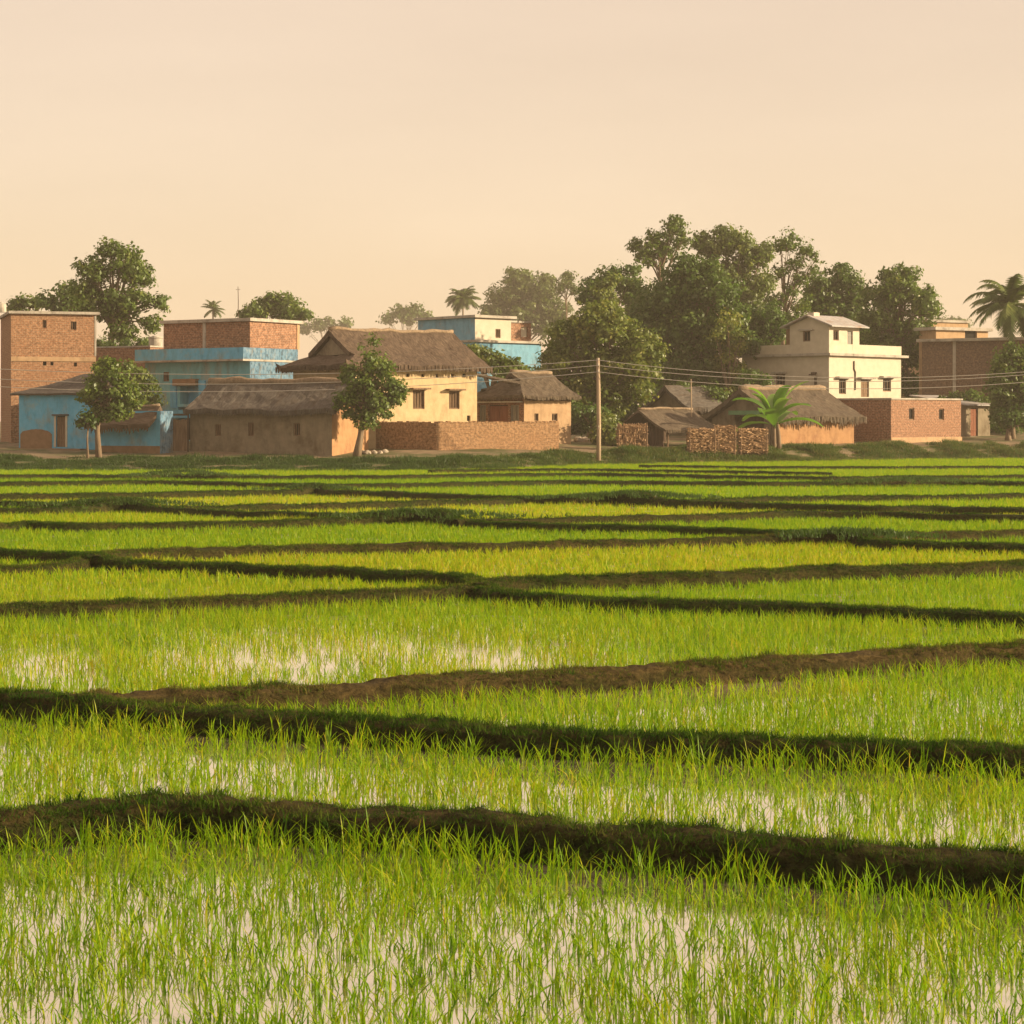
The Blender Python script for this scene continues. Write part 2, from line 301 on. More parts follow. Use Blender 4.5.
ms_ = t.nodes.new('ShaderNodeMixShader'); L.new(fm.outputs[0], ms_.inputs[0]); L.new(b.outputs[0], ms_.inputs[1]); L.new(gl.outputs[0], ms_.inputs[2]); L.new(ms_.outputs[0], t.nodes['Material Output'].inputs[0])
mb = MB(); mb.quad((-70, 1, 0), (70, 1, 0), (70, 141, 0), (-70, 141, 0))
tag(mb.build('paddy_water', m), 'shallow muddy water standing in the rice paddies', kind='structure')
# earth bunds
def bundmat():
    m, t, b, L = newmat('bund_earth'); mp = coords(t, 'Object')
    at = t.nodes.new('ShaderNodeAttribute'); at.attribute_name = 'tint'
    n = nz(t, mp, 16, 8, .78); n2 = nz(t, mp, 1.6, 4)
    a = t.nodes.new('ShaderNodeMath'); a.operation = 'MULTIPLY_ADD'; a.inputs[1].default_value = .9; L.new(n2.outputs[0], a.inputs[0]); L.new(at.outputs['Fac'], a.inputs[2])
    r = ramp(t, [(.45, (.024, .038, .007)), (.78, (.050, .043, .014)), (1.0, (.085, .062, .025))]); L.new(a.outputs[0], r.inputs[0])
    r2 = ramp(t, [(.34, (.25, .25, .25)), (.66, (1.6, 1.55, 1.4))]); L.new(n.outputs[0], r2.inputs[0])
    L.new(mixc(t, r.outputs[0], r2.outputs[0], 1.0, 'MULTIPLY'), b.inputs['Base Color'])
    b.inputs['Roughness'].default_value = .95; b.inputs['Specular IOR Level'].default_value = .1; bump(t, b, n.outputs[0], 1.0, .06); return m
BUND = bundmat()
PROF = np.array([(-.44, -.25), (-.35, .12), (-.30, .42), (-.26, .72), (-.20, .93), (-.08, 1.0), (.08, 1.0), (.20, .93), (.26, .72), (.30, .42), (.35, .12), (.44, -.25)])
def humph(x, y):
    h = 0
    for hx, hy, r, a in hump_w: h = h + a * np.exp(-(((x - hx) / (r * 1.6)) ** 2 + ((y - hy) / r) ** 2))
    return h
tuftP, tuftN = [], []
for k, (P, H, dry, lab, dm) in enumerate(bund_w):
    d = np.gradient(P, axis=0); d /= np.linalg.norm(d, axis=1)[:, None] + 1e-9; nrm = np.c_[d[:, 1], -d[:, 0]]   # to the right of travel: towards camera
    wide = .74 if dm < 60 else .85
    prof = PROF if dm > 50 else np.c_[np.interp(np.linspace(0, 11, 27), np.arange(12), PROF[:, 0]), np.interp(np.linspace(0, 11, 27), np.arange(12), PROF[:, 1])]
    V = []; TI = []
    for q, (p, nv) in enumerate(zip(P, nrm)):
        Hq = H * (1 + .14 * noise.noise(Vector((p[0] * .8, p[1] * .8, k)))) + float(humph(*p))
        for (o, z) in prof:
            wd = o * wide * (1 + .18 * noise.noise(Vector((p[0] * 1.3, p[1] * 1.3, 7 + k)))) * (.8 + .9 * Hq)
            v = Vector((p[0] + nv[0] * wd, p[1] + nv[1] * wd, z * Hq))
            a = (.075 if dm < 27 else .06) * (1 if 0 < z else .3)
            nq = Vector((v.x * 3.1, v.y * 3.1, v.z * 6)); n5 = noise.noise_vector(nq) * .6 + noise.noise_vector(nq * 2.6) * .5 + noise.noise_vector(nq * 6.1) * .38 * (dm < 50)
            V.append(v + Vector((n5.x * a, n5.y * a, n5.z * a * .7)))
            TI.append((dry if dm < 45 else dry * .6) * .5 + (.06 if z < .8 else (.26 if dm < 21 else .0)))  # near crests get lighter earth, standing in for a sunlit edge
    n, mcol = len(P), len(prof); sc_ = (mcol - 1) / 11
    idx = np.arange((n - 1) * mcol).reshape(n - 1, mcol)[:, :-1].ravel()
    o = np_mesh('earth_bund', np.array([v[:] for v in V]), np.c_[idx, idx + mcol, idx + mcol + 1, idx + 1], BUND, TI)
    tag(o, lab or 'low grassy bund between the thin far strips of paddy', None, 'earth bunds between the paddies', 'structure')
    VV = np.array([v[:] for v in V]).reshape(n, mcol, 3)
    dens = 1000 if dm < 27 else (420 if dm < 50 else 90)
    L_ = np.hypot(*np.diff(P, axis=0).T).sum(); cnt = int(L_ * dens * (1.0 if dry < .5 else .8))
    a = rng.integers(0, n - 1, cnt); u = rng.random(cnt); cpos = np.clip(rng.normal(5.0, 2.3, cnt), 1.2, 9.8); cq = cpos * sc_; c0 = cq.astype(int); fu = (cq - c0)[:, None]
    pt = VV[a, c0] * (1 - fu) + VV[a, c0 + 1] * fu; pt = pt * (1 - u[:, None]) + (VV[a + 1, c0] * (1 - fu) + VV[a + 1, c0 + 1] * fu) * u[:, None]
    patch = np.array([noise.noise(Vector((p[0] * 1.1, p[1] * 1.1, 5))) for p in pt])
    keep = (patch > (-.7 if dry < .5 else -.35)) & ((np.abs(cpos - 5.5) > .75) | (rng.random(cnt) < (.35 if dm < 15 else .9))); pt = pt[keep]; patch = patch[keep]
    tuftP.append(np.c_[pt, np.full(len(pt), dm), np.clip((dry if dm < 45 else dry * .6) + .22 * rng.standard_normal(len(pt)) + .35 * -patch + .20 * np.exp(-((cpos[keep] - 5.6) / .9) ** 2) - .12, 0, 1)])  # tufts turn strawier on the crest to paint it as sunlit
tuft = np.concatenate(tuftP)
# ---------------------------------------------------------------- grass blades (numpy)
def blades(P, h, lean, az, wid, tint, lev=(.0, .45, .8)):
    n = len(P); dx = np.c_[np.cos(az), np.sin(az), np.zeros(n)]; wa = az + math.pi / 2 + rng.normal(0, .5, n); wv = np.c_[np.cos(wa), np.sin(wa), np.zeros(n)]
    rows = []
    for q, tt in enumerate(lev):
        c = P + dx * (lean * h * tt ** 1.8)[:, None]; c[:, 2] += h * tt * (1 - .3 * lean * tt)
        ww = wid * (.75 if q == 0 else 1 - .45 * tt)
        rows += [c - wv * ww[:, None] / 2, c + wv * ww[:, None] / 2]
    c = P + dx * (lean * h)[:, None]; c[:, 2] += h * (1 - .3 * lean); rows.append(c)
    k = len(rows); V = np.stack(rows, 1).reshape(-1, 3); base = (np.arange(n) * k)[:, None]; T = []
    for q in range(len(lev) - 1): T += [base + np.array([2 * q, 2 * q + 1, 2 * q + 3]), base + np.array([2 * q, 2 * q + 3, 2 * q + 2])]
    T.append(base + np.array([k - 3, k - 2, k - 1]))
    return V, np.concatenate(T), np.repeat(tint, k)
def join(parts):
    Vs, Ts, Cs, o = [], [], [], 0
    for v, t_, c in parts: Vs.append(v); Ts.append(t_ + o); Cs.append(c); o += len(v)
    return np.concatenate(Vs), np.concatenate(Ts), np.concatenate(Cs)
def tufts(P, nb, hmin, hmax, wid, tint, lean=(.2, 1.0), spread=.02, lev=(0., .5), tn=.08):
    n = len(P); Q = np.repeat(P, nb, 0); N = len(Q); Q = Q + np.c_[rng.normal(0, spread, N), rng.normal(0, spread, N), np.zeros(N)]
    h = rng.uniform(hmin, hmax, N) if np.isscalar(hmin) else np.repeat(hmin, nb) * rng.uniform(.6, 1.1, N)
    tt = np.repeat(tint, nb) + rng.normal(0, tn, N)
    return blades(Q, h, rng.uniform(*lean, N), rng.uniform(0, 2 * math.pi, N), np.full(N, wid) * rng.uniform(.7, 1.3, N), np.clip(tt, 0, 1), lev)
pr = []
for lo, hi, nb, w_, hh in ((0, 27, 4, .0065, .05), (27, 50, 4, .012, .065), (50, 999, 4, .026, .09)):
    s_ = tuft[(tuft[:, 3] >= lo) & (tuft[:, 3] < hi)]
    pr.append(tufts(s_[:, :3], nb, hh * .4, hh, w_, s_[:, 4], lean=(.3, 1.4), spread=.03, lev=(0.,)))
o = np_mesh('bund_grass', *join(pr)[:2], TURF, join(pr)[2]) if False else None
big = tuft[(tuft[:, 3] < 50) & (rng.random(len(tuft)) < .06)]; kb = np.array([noise.noise(Vector((p[0] * .7, p[1] * .7, 8))) for p in big]) > -.05; big = big[kb]
pr.append(tufts(big[:, :3], 10, .04, .10, .008, np.clip(big[:, 4] * .8 + .05, 0, 1), lean=(.3, 1.3), spread=.035, lev=(0., .5)))
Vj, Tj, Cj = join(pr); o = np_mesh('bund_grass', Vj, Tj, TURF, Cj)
tag(o, 'short grass and weeds growing along the earth bunds', 'grass', kind='stuff')
# long grass at the hump tops
hp = []
for hx, hy, r, a in hump_w[:7]:
    n = int(260 * r); px_ = rng.normal(hx, r * 1.3, n); py_ = rng.normal(hy, r * .6, n)
    hp.append(tufts(np.c_[px_, py_, .18 + humph(px_, py_) * .8], 8, .07, .2, .03, np.full(n, .3), lean=(.3, 1.2), spread=.08, lev=(0., .5)))
Vj, Tj, Cj = join(hp); o = np_mesh('tall_grass', Vj, Tj, WEED, Cj); tag(o, 'longer dark green grass on the humps of the far bunds', 'grass', kind='stuff')
# ---------------------------------------------------------------- rice
CELL = .2; GX0, GY0, NX, NY = -45.0, 6.0, 450, 640
mask = np.zeros((NY, NX), bool)
for P, H, dry, lab, dm in bund_w:
    rad = .26
    q = resample(P, .12)
    for ox in np.arange(-rad, rad + .01, .1):
        for oy in np.arange(-rad, rad + .01, .1):
            if ox * ox + oy * oy <= rad * rad:
                ix = ((q[:, 0] + ox - GX0) / CELL).astype(int); iy = ((q[:, 1] + oy - GY0) / CELL).astype(int)
                ok = (ix >= 0) & (ix < NX) & (iy >= 0) & (iy < NY); mask[iy[ok], ix[ok]] = True
fid = np.where(mask, -1, 0); nid = 0
cxg, cyg = np.meshgrid(GX0 + (np.arange(NX) + .5) * CELL, GY0 + (np.arange(NY) + .5) * CELL)
fid[(fid == 0) & (np.abs(cxg) > .2438 * cyg * 1.13 + 6.2)] = -2     # beyond the ends of the bunds
for sy in range(0, NY, 3):
    for sx in range(0, NX, 3):
        if fid[sy, sx] == 0:
            nid += 1; st = [(sy, sx)]; fid[sy, sx] = nid
            while st:
                y0, x0 = st.pop()
                for y1, x1 in ((y0 + 1, x0), (y0 - 1, x0), (y0, x0 + 1), (y0, x0 - 1)):
                    if 0 <= y1 < NY and 0 <= x1 < NX and fid[y1, x1] == 0: fid[y1, x1] = nid; st.append((y1, x1))
fid[fid == -2] = nid + 1
def field_at(px, py):
    x, y = W(px, py, 0.0); return fid[int((y - GY0) / CELL), int((x - GX0) / CELL)]
ftint = rng.uniform(.22, .52, nid + 2); fdens = np.full(nid + 2, 1.0); fh = np.full(nid + 2, .74)
for px, py, ti, de, hh in ((300,960,.34,.95,.52),(500,770,.42,.9,.56),(700,705,.38,1.1,.72),(300,640,.42,1.15,.74),(700,560,.60,1.1,.66),(200,580,.5,1.0,.66),(800,590,.38,1.1,.66),
                           (300,535,.36,1.1,.66),(150,489,.62,1,.6),(950,538,.66,1,.6),(300,514,.5,1,.66),(700,488,.36,1,.66),(600,522,.6,1,.62),(600,532,.36,1.1,.66)):
    k = field_at(px, py)
    if k > 0: ftint[k] = ti; fdens[k] = de; fh[k] = hh
thin = [(250,664,130,24),(340,652,150,22),(480,660,130,26),(50,666,70,20),(600,690,60,18),(740,690,90,14)]
def rice_points(d0, d1, sp):
    yy = np.arange(d0, d1, sp); out = []
    for y in yy:
        hw = .2438 * y * 1.13 + 6.4; x = np.arange(-hw, hw, sp); out.append(np.c_[x, np.full(len(x), y)])
    P = np.concatenate(out); P = P + rng.normal(0, sp * .24, P.shape)
    P = P[P[:, 1] < Yfoot(P[:, 0]) + 1.2]
    ix = np.clip(((P[:, 0] - GX0) / CELL).astype(int), 0, NX - 1); iy = np.clip(((P[:, 1] - GY0) / CELL).astype(int), 0, NY - 1)
    f = fid[iy, ix]; k = f > 0; P = P[k]; f = f[k]
    nzv = np.array([noise.noise(Vector((p[0] * .8, p[1] * .8, 2))) + .6 * noise.noise(Vector((p[0] * 3, p[1] * 3, 9))) for p in P])
    sx = CX + P[:, 0] / P[:, 1] * F; syy = CY + HC * F / P[:, 1]
    th = np.zeros(len(P))
    for a, b_, rx, ry in thin: th = np.maximum(th, np.exp(-(((sx - a) / rx) ** 2 + ((syy - b_) / ry) ** 2) * 1.2))
    pk = np.clip(fdens[f] * .93 + nzv * .32 - th * .72, 0, 1)
    kp = rng.random(len(P)) < pk
    return P[kp], f[kp], nzv[kp], th[kp]
groups = {}
def addrice(key, part): groups.setdefault(key, []).append(part)
K1, K2, K3, K4 = field_at(300, 960), field_at(500, 775), field_at(700, 705), field_at(300, 640)
for d0, d1, sp, nb, wid, lev in ((7.2, 12.8, .098, 7, .0094, (0., .42, .78)), (12.8, 17.6, .112, 7, .0100, (0., .42, .78)), (17.6, 32, .118, 6, .011, (0., .5)), (32, 55, .165, 7, .018, (0., .5)), (55, 134, .27, 9, .036, (0.,))):
    P, f, nv, th = rice_points(d0, d1, sp)
    for key, sel in (('1', f == K1), ('2', f == K2), ('3', f == K3), ('4', f == K4), ('r', (f != K1) & (f != K2) & (f != K3) & (f != K4))):
        p = P[sel]
        if not len(p): continue
        hgt = .265 * fh[f[sel]] * (1 + .38 * nv[sel]) * (1 - .25 * th[sel]) * rng.uniform(.8, 1.15, len(p)) * (1.0 if d1 < 56 else .9)
        z = np.full(len(p), -.01); ti = np.clip(ftint[f[sel]] + .13 * nv[sel] + .12 * th[sel] + rng.normal(0, .05, len(p)), 0, 1)
        if key in '12':      # taller plants in the row along the foot of the bund behind
            bw = bund_w[0 if key == '1' else 1][0]; o_ = np.argsort(bw[:, 0]); db = np.interp(p[:, 0], bw[o_, 0], bw[o_, 1]) - p[:, 1]
            hgt = hgt * (1 + .8 * np.exp(-((np.clip(db, .3, 9) - .3) / .35) ** 2))
        addrice(key, tufts(np.c_[p, z], nb, hgt, 0, wid, ti, lean=(.06, .95) if d0 < 30 else (.1, .8), spread=.026 if d1 < 56 else .07, lev=lev, tn=.17))
for key, lab in (('1', 'loose young rice seedlings standing in the flooded paddy nearest the camera'), ('2', 'thin young rice with bright water showing, in the second paddy from the camera'),
                 ('3', 'even green rice in the wedge paddy between dark and brown bunds'), ('4', 'young rice around bright water patches in the wide paddy behind the brown bund'), ('r', 'bright green and yellow rice filling the strips of paddy towards the village')):
    if key in groups:
        Vj, Tj, Cj = join(groups[key]); tag(np_mesh('rice_crop', Vj, Tj, RICE, Cj), lab, 'rice', kind='stuff')
# ---------------------------------------------------------------- bank grass and weeds
n = 30000; bx = rng.uniform(-36, 40, n); tpos = rng.beta(1.3, 1.6, n); by = Yfoot(bx) - .3 + tpos * np.interp(bx, [-40, -8, 2, 10, 40], [13, 13, 9, 9, 11])
pk = np.array([noise.noise(Vector((a * .5, c * .35, 1))) + .5 * noise.noise(Vector((a * 1.7, c * 1.3, 4))) for a, c in zip(bx, by)])
keep = pk > np.interp(bx, [-40, -6, 0, 40], [-1.1, -1.1, -.75, -.55]) + tpos ** 2 * .75; bx, by, pk = bx[keep], by[keep], pk[keep]
bz = zground(bx, by)
ti = np.clip(np.interp(bx, [-36, -8, 0, 8, 40], [.1, .14, .42, .58, .64]) + .2 * rng.standard_normal(len(bx)) - .1 * pk, 0, 1)  # left bank's grass tinted darker in place of shade
hg = np.clip(.22 + .5 * pk, .08, .75) * np.interp(bx, [-40, -8, 4, 40], [.8, .85, 1.1, 1.15])
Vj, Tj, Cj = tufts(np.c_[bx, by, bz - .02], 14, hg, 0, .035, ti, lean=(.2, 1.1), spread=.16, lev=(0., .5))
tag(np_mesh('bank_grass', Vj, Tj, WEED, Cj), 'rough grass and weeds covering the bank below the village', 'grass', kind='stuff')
# ---------------------------------------------------------------- leaf clouds
def leaf_quads(C, nrm, size, tint):
    n = len(C); a = np.cross(nrm, rng.standard_normal((n, 3))); a /= np.linalg.norm(a, axis=1)[:, None] + 1e-9; b_ = np.cross(nrm, a); b_ /= np.linalg.norm(b_, axis=1)[:, None] + 1e-9
    s = size[:, None]; V = np.stack([C - a * s * .62, C - b_ * s * .34 + nrm * s * .05, C + a * s * .62, C + b_ * s * .34 + nrm * s * .05], 1).reshape(-1, 3)
    return V, np.arange(n * 4).reshape(n, 4), np.repeat(tint, 4)
def leaf_cloud(lobes, leaf, cover, clump, tintbase=.45, gap=.0, seed=0, flat=.85):
    """lobes: (x,y,z,r). clumps of leaves spread through the lobes, thinner inside, with gaps."""
    Cs, Ns, Ss, Ts = [], [], [], []
    for (x, y, z, r) in lobes:
        nc = max(6, int(1.65 * cover * 4 * math.pi * r * r / (math.pi * clump * clump)))
        u = rng.standard_normal((nc, 3)); u /= np.linalg.norm(u, axis=1)[:, None]
        rad = r * (rng.random(nc) ** .42); p = np.c_[x + u[:, 0] * rad, y + u[:, 1] * rad, z + u[:, 2] * rad * flat]
        nv = np.array([noise.noise(Vector((q[0] * .75 + seed, q[1] * .75, q[2] * .75))) for q in p]); k = nv > (-.6 + gap); p, u, rad, nv = p[k], u[k], rad[k], nv[k]
        per = max(8, int(.95 * (clump / leaf) ** 2 * 4)); N = len(p) * per
        o = rng.standard_normal((N, 3)); o /= np.linalg.norm(o, axis=1)[:, None]; rr = clump * rng.random(N) ** .45 * np.repeat(rng.uniform(.65, 1.25, len(p)), per)
        c = np.repeat(p, per, 0) + o * rr[:, None] * np.array([1, 1, .75])
        nm = o * .8 + np.repeat(u, per, 0) * .5 + rng.standard_normal((N, 3)) * .55 + np.array([0, 0, .35]); nm /= np.linalg.norm(nm, axis=1)[:, None]
        Cs.append(c); Ns.append(nm); Ss.append(leaf * rng.uniform(.6, 1.35, N)); Ts.append(np.clip(tintbase + np.repeat(nv * .22 + rng.normal(0, .12, len(p)), per) + rng.normal(0, .13, N), 0, 1))
    return leaf_quads(np.concatenate(Cs), np.concatenate(Ns), np.concatenate(Ss), np.concatenate(Ts))
def tree(name, label, Y, trunk, lobes, mat, leaf=.22, cover=1.0, clump=.55, tint=.45, gap=0., group=None, base=None, tr=.22, cat='tree', depth=.8, limbs=True, twin=True, zb=None):
    """trunk: [(px,row)...] bottom to fork; lobes: (px,row,r_px[,dy])"""
    sc_ = F / Y; bx = PX(trunk[0][0], Y); bz = zg(bx, Y) - .05 if zb is None else zb
    root = tag(empty(name, (bx, Y, bz)), label, cat, group)
    tp = [Vector((0, 0, -.2))] + [Vector((PX(a, Y) - bx, 0, PZ(b_, Y) - bz)) for a, b_ in trunk[1:]]
    lw = []
    for lb in lobes:
        x, z, r = PX(lb[0], Y) - bx, PZ(lb[1], Y) - bz, lb[2] / sc_
        dy = lb[3] if len(lb) > 3 else random.uniform(-.5, .5) * r * depth
        lw.append((x, dy, z, r))
        if twin:
            for s in (-1, 1): lw.append((x + random.uniform(-.3, .3) * r, dy + s * r * random.uniform(.7, 1.0) * depth, z - random.uniform(0, .25) * r, r * random.uniform(.65, .85)))
    m_ = MB(); n = len(tp); m_.tube([p + Vector((random.uniform(-.04, .04), random.uniform(-.04, .04), 0)) * (i_ > 0) for i_, p in enumerate(tp)], [tr * (1.35 if i_ == 0 else 1 - .4 * i_ / max(1, n - 1)) for i_ in range(n)], 9)
    if limbs:
        for (x, y, z, r) in lw:
            a = tp[-1]; e = Vector((x, y, z)); 
            if n > 2 and random.random() < .3: a = tp[-2] * .4 + tp[-1] * .6
            mid = a.lerp(e, .5) + Vector((random.uniform(-.2, .2), random.uniform(-.2, .2), (e - a).length * random.uniform(-.02, .12)))
            m_.tube([a - Vector((0, 0, .15)), a.lerp(mid, .5) + Vector((0, 0, .05)), mid, mid.lerp(e, .55), e], [tr * .36, tr * .28, tr * .19, tr * .12, tr * .06], 6)
            for _ in range(4):
                q = mid.lerp(e, random.uniform(.1, .9)); o_ = Vector((random.gauss(0, 1), random.gauss(0, 1), random.gauss(.3, .8))).normalized() * r * random.uniform(.5, .95)
                m_.tube([q, q + o_ * .5 + Vector((0, 0, .08)), q + o_], [tr * .10, tr * .07, tr * .03], 5)
    m_.build('trunk', BARK, root, smooth=True)
    V, T, C = leaf_cloud(lw, leaf, cover, clump, tint, gap, seed=Y + trunk[0][0])
    np_mesh('crown', V, T, mat, C, root)
    return root
def palm(label, Y, px, top, base_row, r_px, n=24, droop=1.0, mat=LF_PALM, lf=.5, tr=.17, group=None, lean=0):
    s_ = F / Y; bx = PX(px, Y); bz = zg(bx, Y); zt = PZ(top, Y) - bz; r = r_px / s_
    root = tag(empty('palm_tree', (bx, Y, bz)), label, 'palm', group)
    m_ = MB(); pts = [Vector((lean * (1 - q / 8) ** 2, 0, -.2 + (zt + .2) * q / 8)) for q in range(9)]
    m_.tube(pts, [tr * (1.5 if q == 0 else 1 - .3 * q / 8) for q in range(9)], 9); m_.build('trunk', BARK, root, smooth=True)
    Vs, Ts, Cs, o = [], [], [], 0
    for q in range(n):
        az = 2 * math.pi * q / n * 2.4 + random.uniform(-.2, .2); el = R(random.uniform(-40, 80)); ln = r * random.uniform(.85, 1.12)
        dirh = np.array([math.cos(az), math.sin(az), 0]); pos = np.array([0, 0, zt], float); e = el; st = ln / 16; rach = [pos.copy()]
        for k in range(16):
            pos = pos + dirh * math.cos(e) * st + np.array([0, 0, math.sin(e) * st]); e -= droop * (.035 + .0075 * k) * (1.2 if el > .6 else .85); e = max(e, -1.4); rach.append(pos.copy())
        rach = np.array(rach); side = np.array([-dirh[1], dirh[0], 0]); tb = random.uniform(.25, .65) - (.2 if el < 0 else 0)
        m2 = []
        for k in range(2, 17):
            for sub in (0, .5):
                p = rach[k - 1] * (1 - sub) + rach[k] * sub; tg = rach[k] - rach[k - 1]; tg /= np.linalg.norm(tg)
                L_ = lf * r * .55 * math.sin(math.pi * min(1, (k + sub + 1.5) / 18)) + .08
                for sg in (-1, 1):
                    tip = p + side * sg * L_ * .75 + tg * L_ * .5 + np.array([0, 0, -L_ * random.uniform(.25, .6)]); wv = tg * (.05 + .012 * r)
                    m2 += [p - wv, p + wv, tip]
        for k in range(16):
            up = np.array([0, 0, .03]); m2 += [rach[k] - up, rach[k] + up, rach[k + 1]]
        V = np.array(m2); Vs.append(V); Ts.append(np.arange(len(V)).reshape(-1, 3) + o); o += len(V); Cs.append(np.clip(tb + rng.normal(0, .1, len(V) // 3), 0, 1).repeat(3))
    np_mesh('crown', np.concatenate(Vs), np.concatenate(Ts), mat, np.concatenate(Cs), root); return root
# ---------------------------------------------------------------- buildings
class Bld:
    def __init__(s, name, label, cat, cx, Y, th, base, group=None):
        s.Cx, s.Cy = PX(cx, Y), Y; s.c, s.s = math.cos(R(th)), math.sin(R(th)); s.zb = PZ(base, Y)
        s.root = tag(empty(name, (s.Cx, Y, s.zb), R(th)), label, cat, group)
    def u(s, px, v=0.): k = (px - CX) / F; return (k * (s.Cy + v * s.c) - s.Cx + v * s.s) / (s.c - k * s.s)
    def v(s, px, u=0.): k = (px - CX) / F; return (k * (s.Cy + u * s.s) - s.Cx - u * s.c) / (-s.s - k * s.c)
    def z(s, row, u=0., v=0.): return PZ(row, s.Cy + u * s.s + v * s.c) - s.zb
    def rect(s, face, at, p0, r0, p1, r1):
        if face == 'R': a0, a1 = s.u(p0, at), s.u(p1, at); m = (a0 + a1) / 2; z0, z1 = s.z(r1, m, at), s.z(r0, m, at)
        else: a0, a1 = s.v(p1, at), s.v(p0, at); m = (a0 + a1) / 2; z0, z1 = s.z(r1, at, m), s.z(r0, at, m)
        return a0, z0, a1, z1
    def shell(s, name, mat, x0, y0, x1, y1, z0, z1, opR=(), opL=(), top=True, faces='RLEN', depth=.2, parent=None):
        """walls of one storey with real openings in the two visible faces; openings are local rects"""
        mb = MB()
        for face in faces:
            if face in 'RL':
                ops = opR if face == 'R' else opL; a0, a1 = (x0, x1) if face == 'R' else (y0, y1); at = y0 if face == 'R' else x0
                P = (lambda a, d, z: (a, at + d, z)) if face == 'R' else (lambda a, d, z: (at + d, a, z))
                A = sorted({a0, a1, *[q for o in ops for q in (o[0], o[2])]}); Z = sorted({z0, z1, *[q for o in ops for q in (o[1], o[3])]})
                for i_ in range(len(A) - 1):
                    for j in range(len(Z) - 1):
                        ma, mz = (A[i_] + A[i_ + 1]) / 2, (Z[j] + Z[j + 1]) / 2
                        if any(o[0] < ma < o[2] and o[1] < mz < o[3] for o in ops): continue
                        q = [P(A[i_], 0, Z[j]), P(A[i_ + 1], 0, Z[j]), P(A[i_ + 1], 0, Z[j + 1]), P(A[i_], 0, Z[j + 1])]
                        mb.quad(*(q if face == 'R' else q[::-1]))
                for (b0, c0, b1, c1) in ops:
                    ring = [(b0, c0), (b1, c0), (b1, c1), (b0, c1)]
                    for q in range(4):
                        (ua, za), (ub, zb_) = ring[q], ring[(q + 1) % 4]; qq = [P(ua, 0, za), P(ua, depth, za), P(ub, depth, zb_), P(ub, 0, zb_)]
                        mb.quad(*(qq if face == 'R' else qq[::-1]))
            elif face == 'E': mb.quad((x1, y0, z0), (x1, y1, z0), (x1, y1, z1), (x1, y0, z1))
            else: mb.quad((x1, y1, z0), (x0, y1, z0), (x0, y1, z1), (x1, y1, z1))
        if top: mb.quad((x0, y0, z1), (x1, y0, z1), (x1, y1, z1), (x0, y1, z1))
        return mb.build(name, mat, parent or s.root)
    def fb(s, mb, face, at, a0, a1, d0, d1, z0, z1):
        if face == 'R': mb.box(a0, at + d0, z0, a1, at + d1, z1)
        else: mb.box(at + d0, a0, z0, at + d1, a1, z1)
    def window(s, face, at, r, mat=WOOD, bars=2, lintel=None, depth=.2, pane=DARK, shutter=False):
        a0, z0, a1, z1 = r; t = min(.07, (a1 - a0) * .14); e = .004; mb = MB(); f = lambda *q: s.fb(mb, face, at, *q)
        f(a0 + e, a1 - e, .07, .15, z0 + e, z0 + t); f(a0 + e, a1 - e, .07, .15, z1 - t, z1 - e); f(a0 + e, a0 + t, .07, .15, z0 + t, z1 - t); f(a1 - t, a1 - e, .07, .15, z0 + t, z1 - t)
        for q in range(bars):
            m_ = a0 + (a1 - a0) * (q + 1) / (bars + 1); f(m_ - .02, m_ + .02, .09, .13, z0 + t, z1 - t)
        w_ = mb.build('window', mat, s.root)
        mb = MB(); s.fb(mb, face, at, a0, a1, .17, .21, z0, z1); p = mb.build('shutter' if shutter else 'pane', WOOD if shutter else pane, w_)
        if lintel:
            ov, hh, out, lmname = lintel; mb = MB(); s.fb(mb, face, at, a0 - ov, a1 + ov, -out, .003, z1 + .03, z1 + .03 + hh); mb.build('lintel', lmname, s.root)
        return w_
    def door(s, face, at, r, mat=WOOD, planks=4, lintel=None):
        a0, z0, a1, z1 = r; mb = MB(); wd = (a1 - a0) / planks
        for q in range(planks): s.fb(mb, face, at, a0 + wd * q + .008, a0 + wd * (q + 1) - .008, .10 + .01 * (q % 2), .16, z0 + .01, z1 - .05)
        for fz in (.2, .75): s.fb(mb, face, at, a0 + .02, a1 - .02, .085, .105, z0 + (z1 - z0) * fz, z0 + (z1 - z0) * fz + .09)
        d = mb.build('door', mat, s.root)
        mb = MB(); s.fb(mb, face, at, a0, a1, .165, .2, z0, z1); mb.build('door_recess', DARK, d)
        if lintel:
            ov, hh, out, lmname = lintel; mb = MB(); s.fb(mb, face, at, a0 - ov, a1 + ov, -out, .003, z1 + .02, z1 + .02 + hh); mb.build('lintel', lmname, s.root)
        return d
    def hole(s, face, at, r, name='vent', mat=DARK):
        a0, z0, a1, z1 = r; mb = MB(); s.fb(mb, face, at, a0, a1, .17, .22, z0, z1); return mb.build(name, mat, s.root)
    def slab(s, name, mat, x0, y0, x1, y1, z0, z1, parent=None):
        mb = MB(); mb.box(x0, y0, z0, x1, y1, z1); return mb.build(name, mat, parent or s.root)
    def parapet(s, mat, x0, y0, x1, y1, z0, z1, t_=.14, name='parapet'):
        mb = MB(); mb.box(x0, y0, z0, x1, y0 + t_, z1); mb.box(x0, y1 - t_, z0, x1, y1, z1); mb.box(x0, y0 + t_, z0, x0 + t_, y1 - t_, z1); mb.box(x1 - t_, y0 + t_, z0, x1, y1 - t_, z1)
        return mb.build(name, mat, s.root)
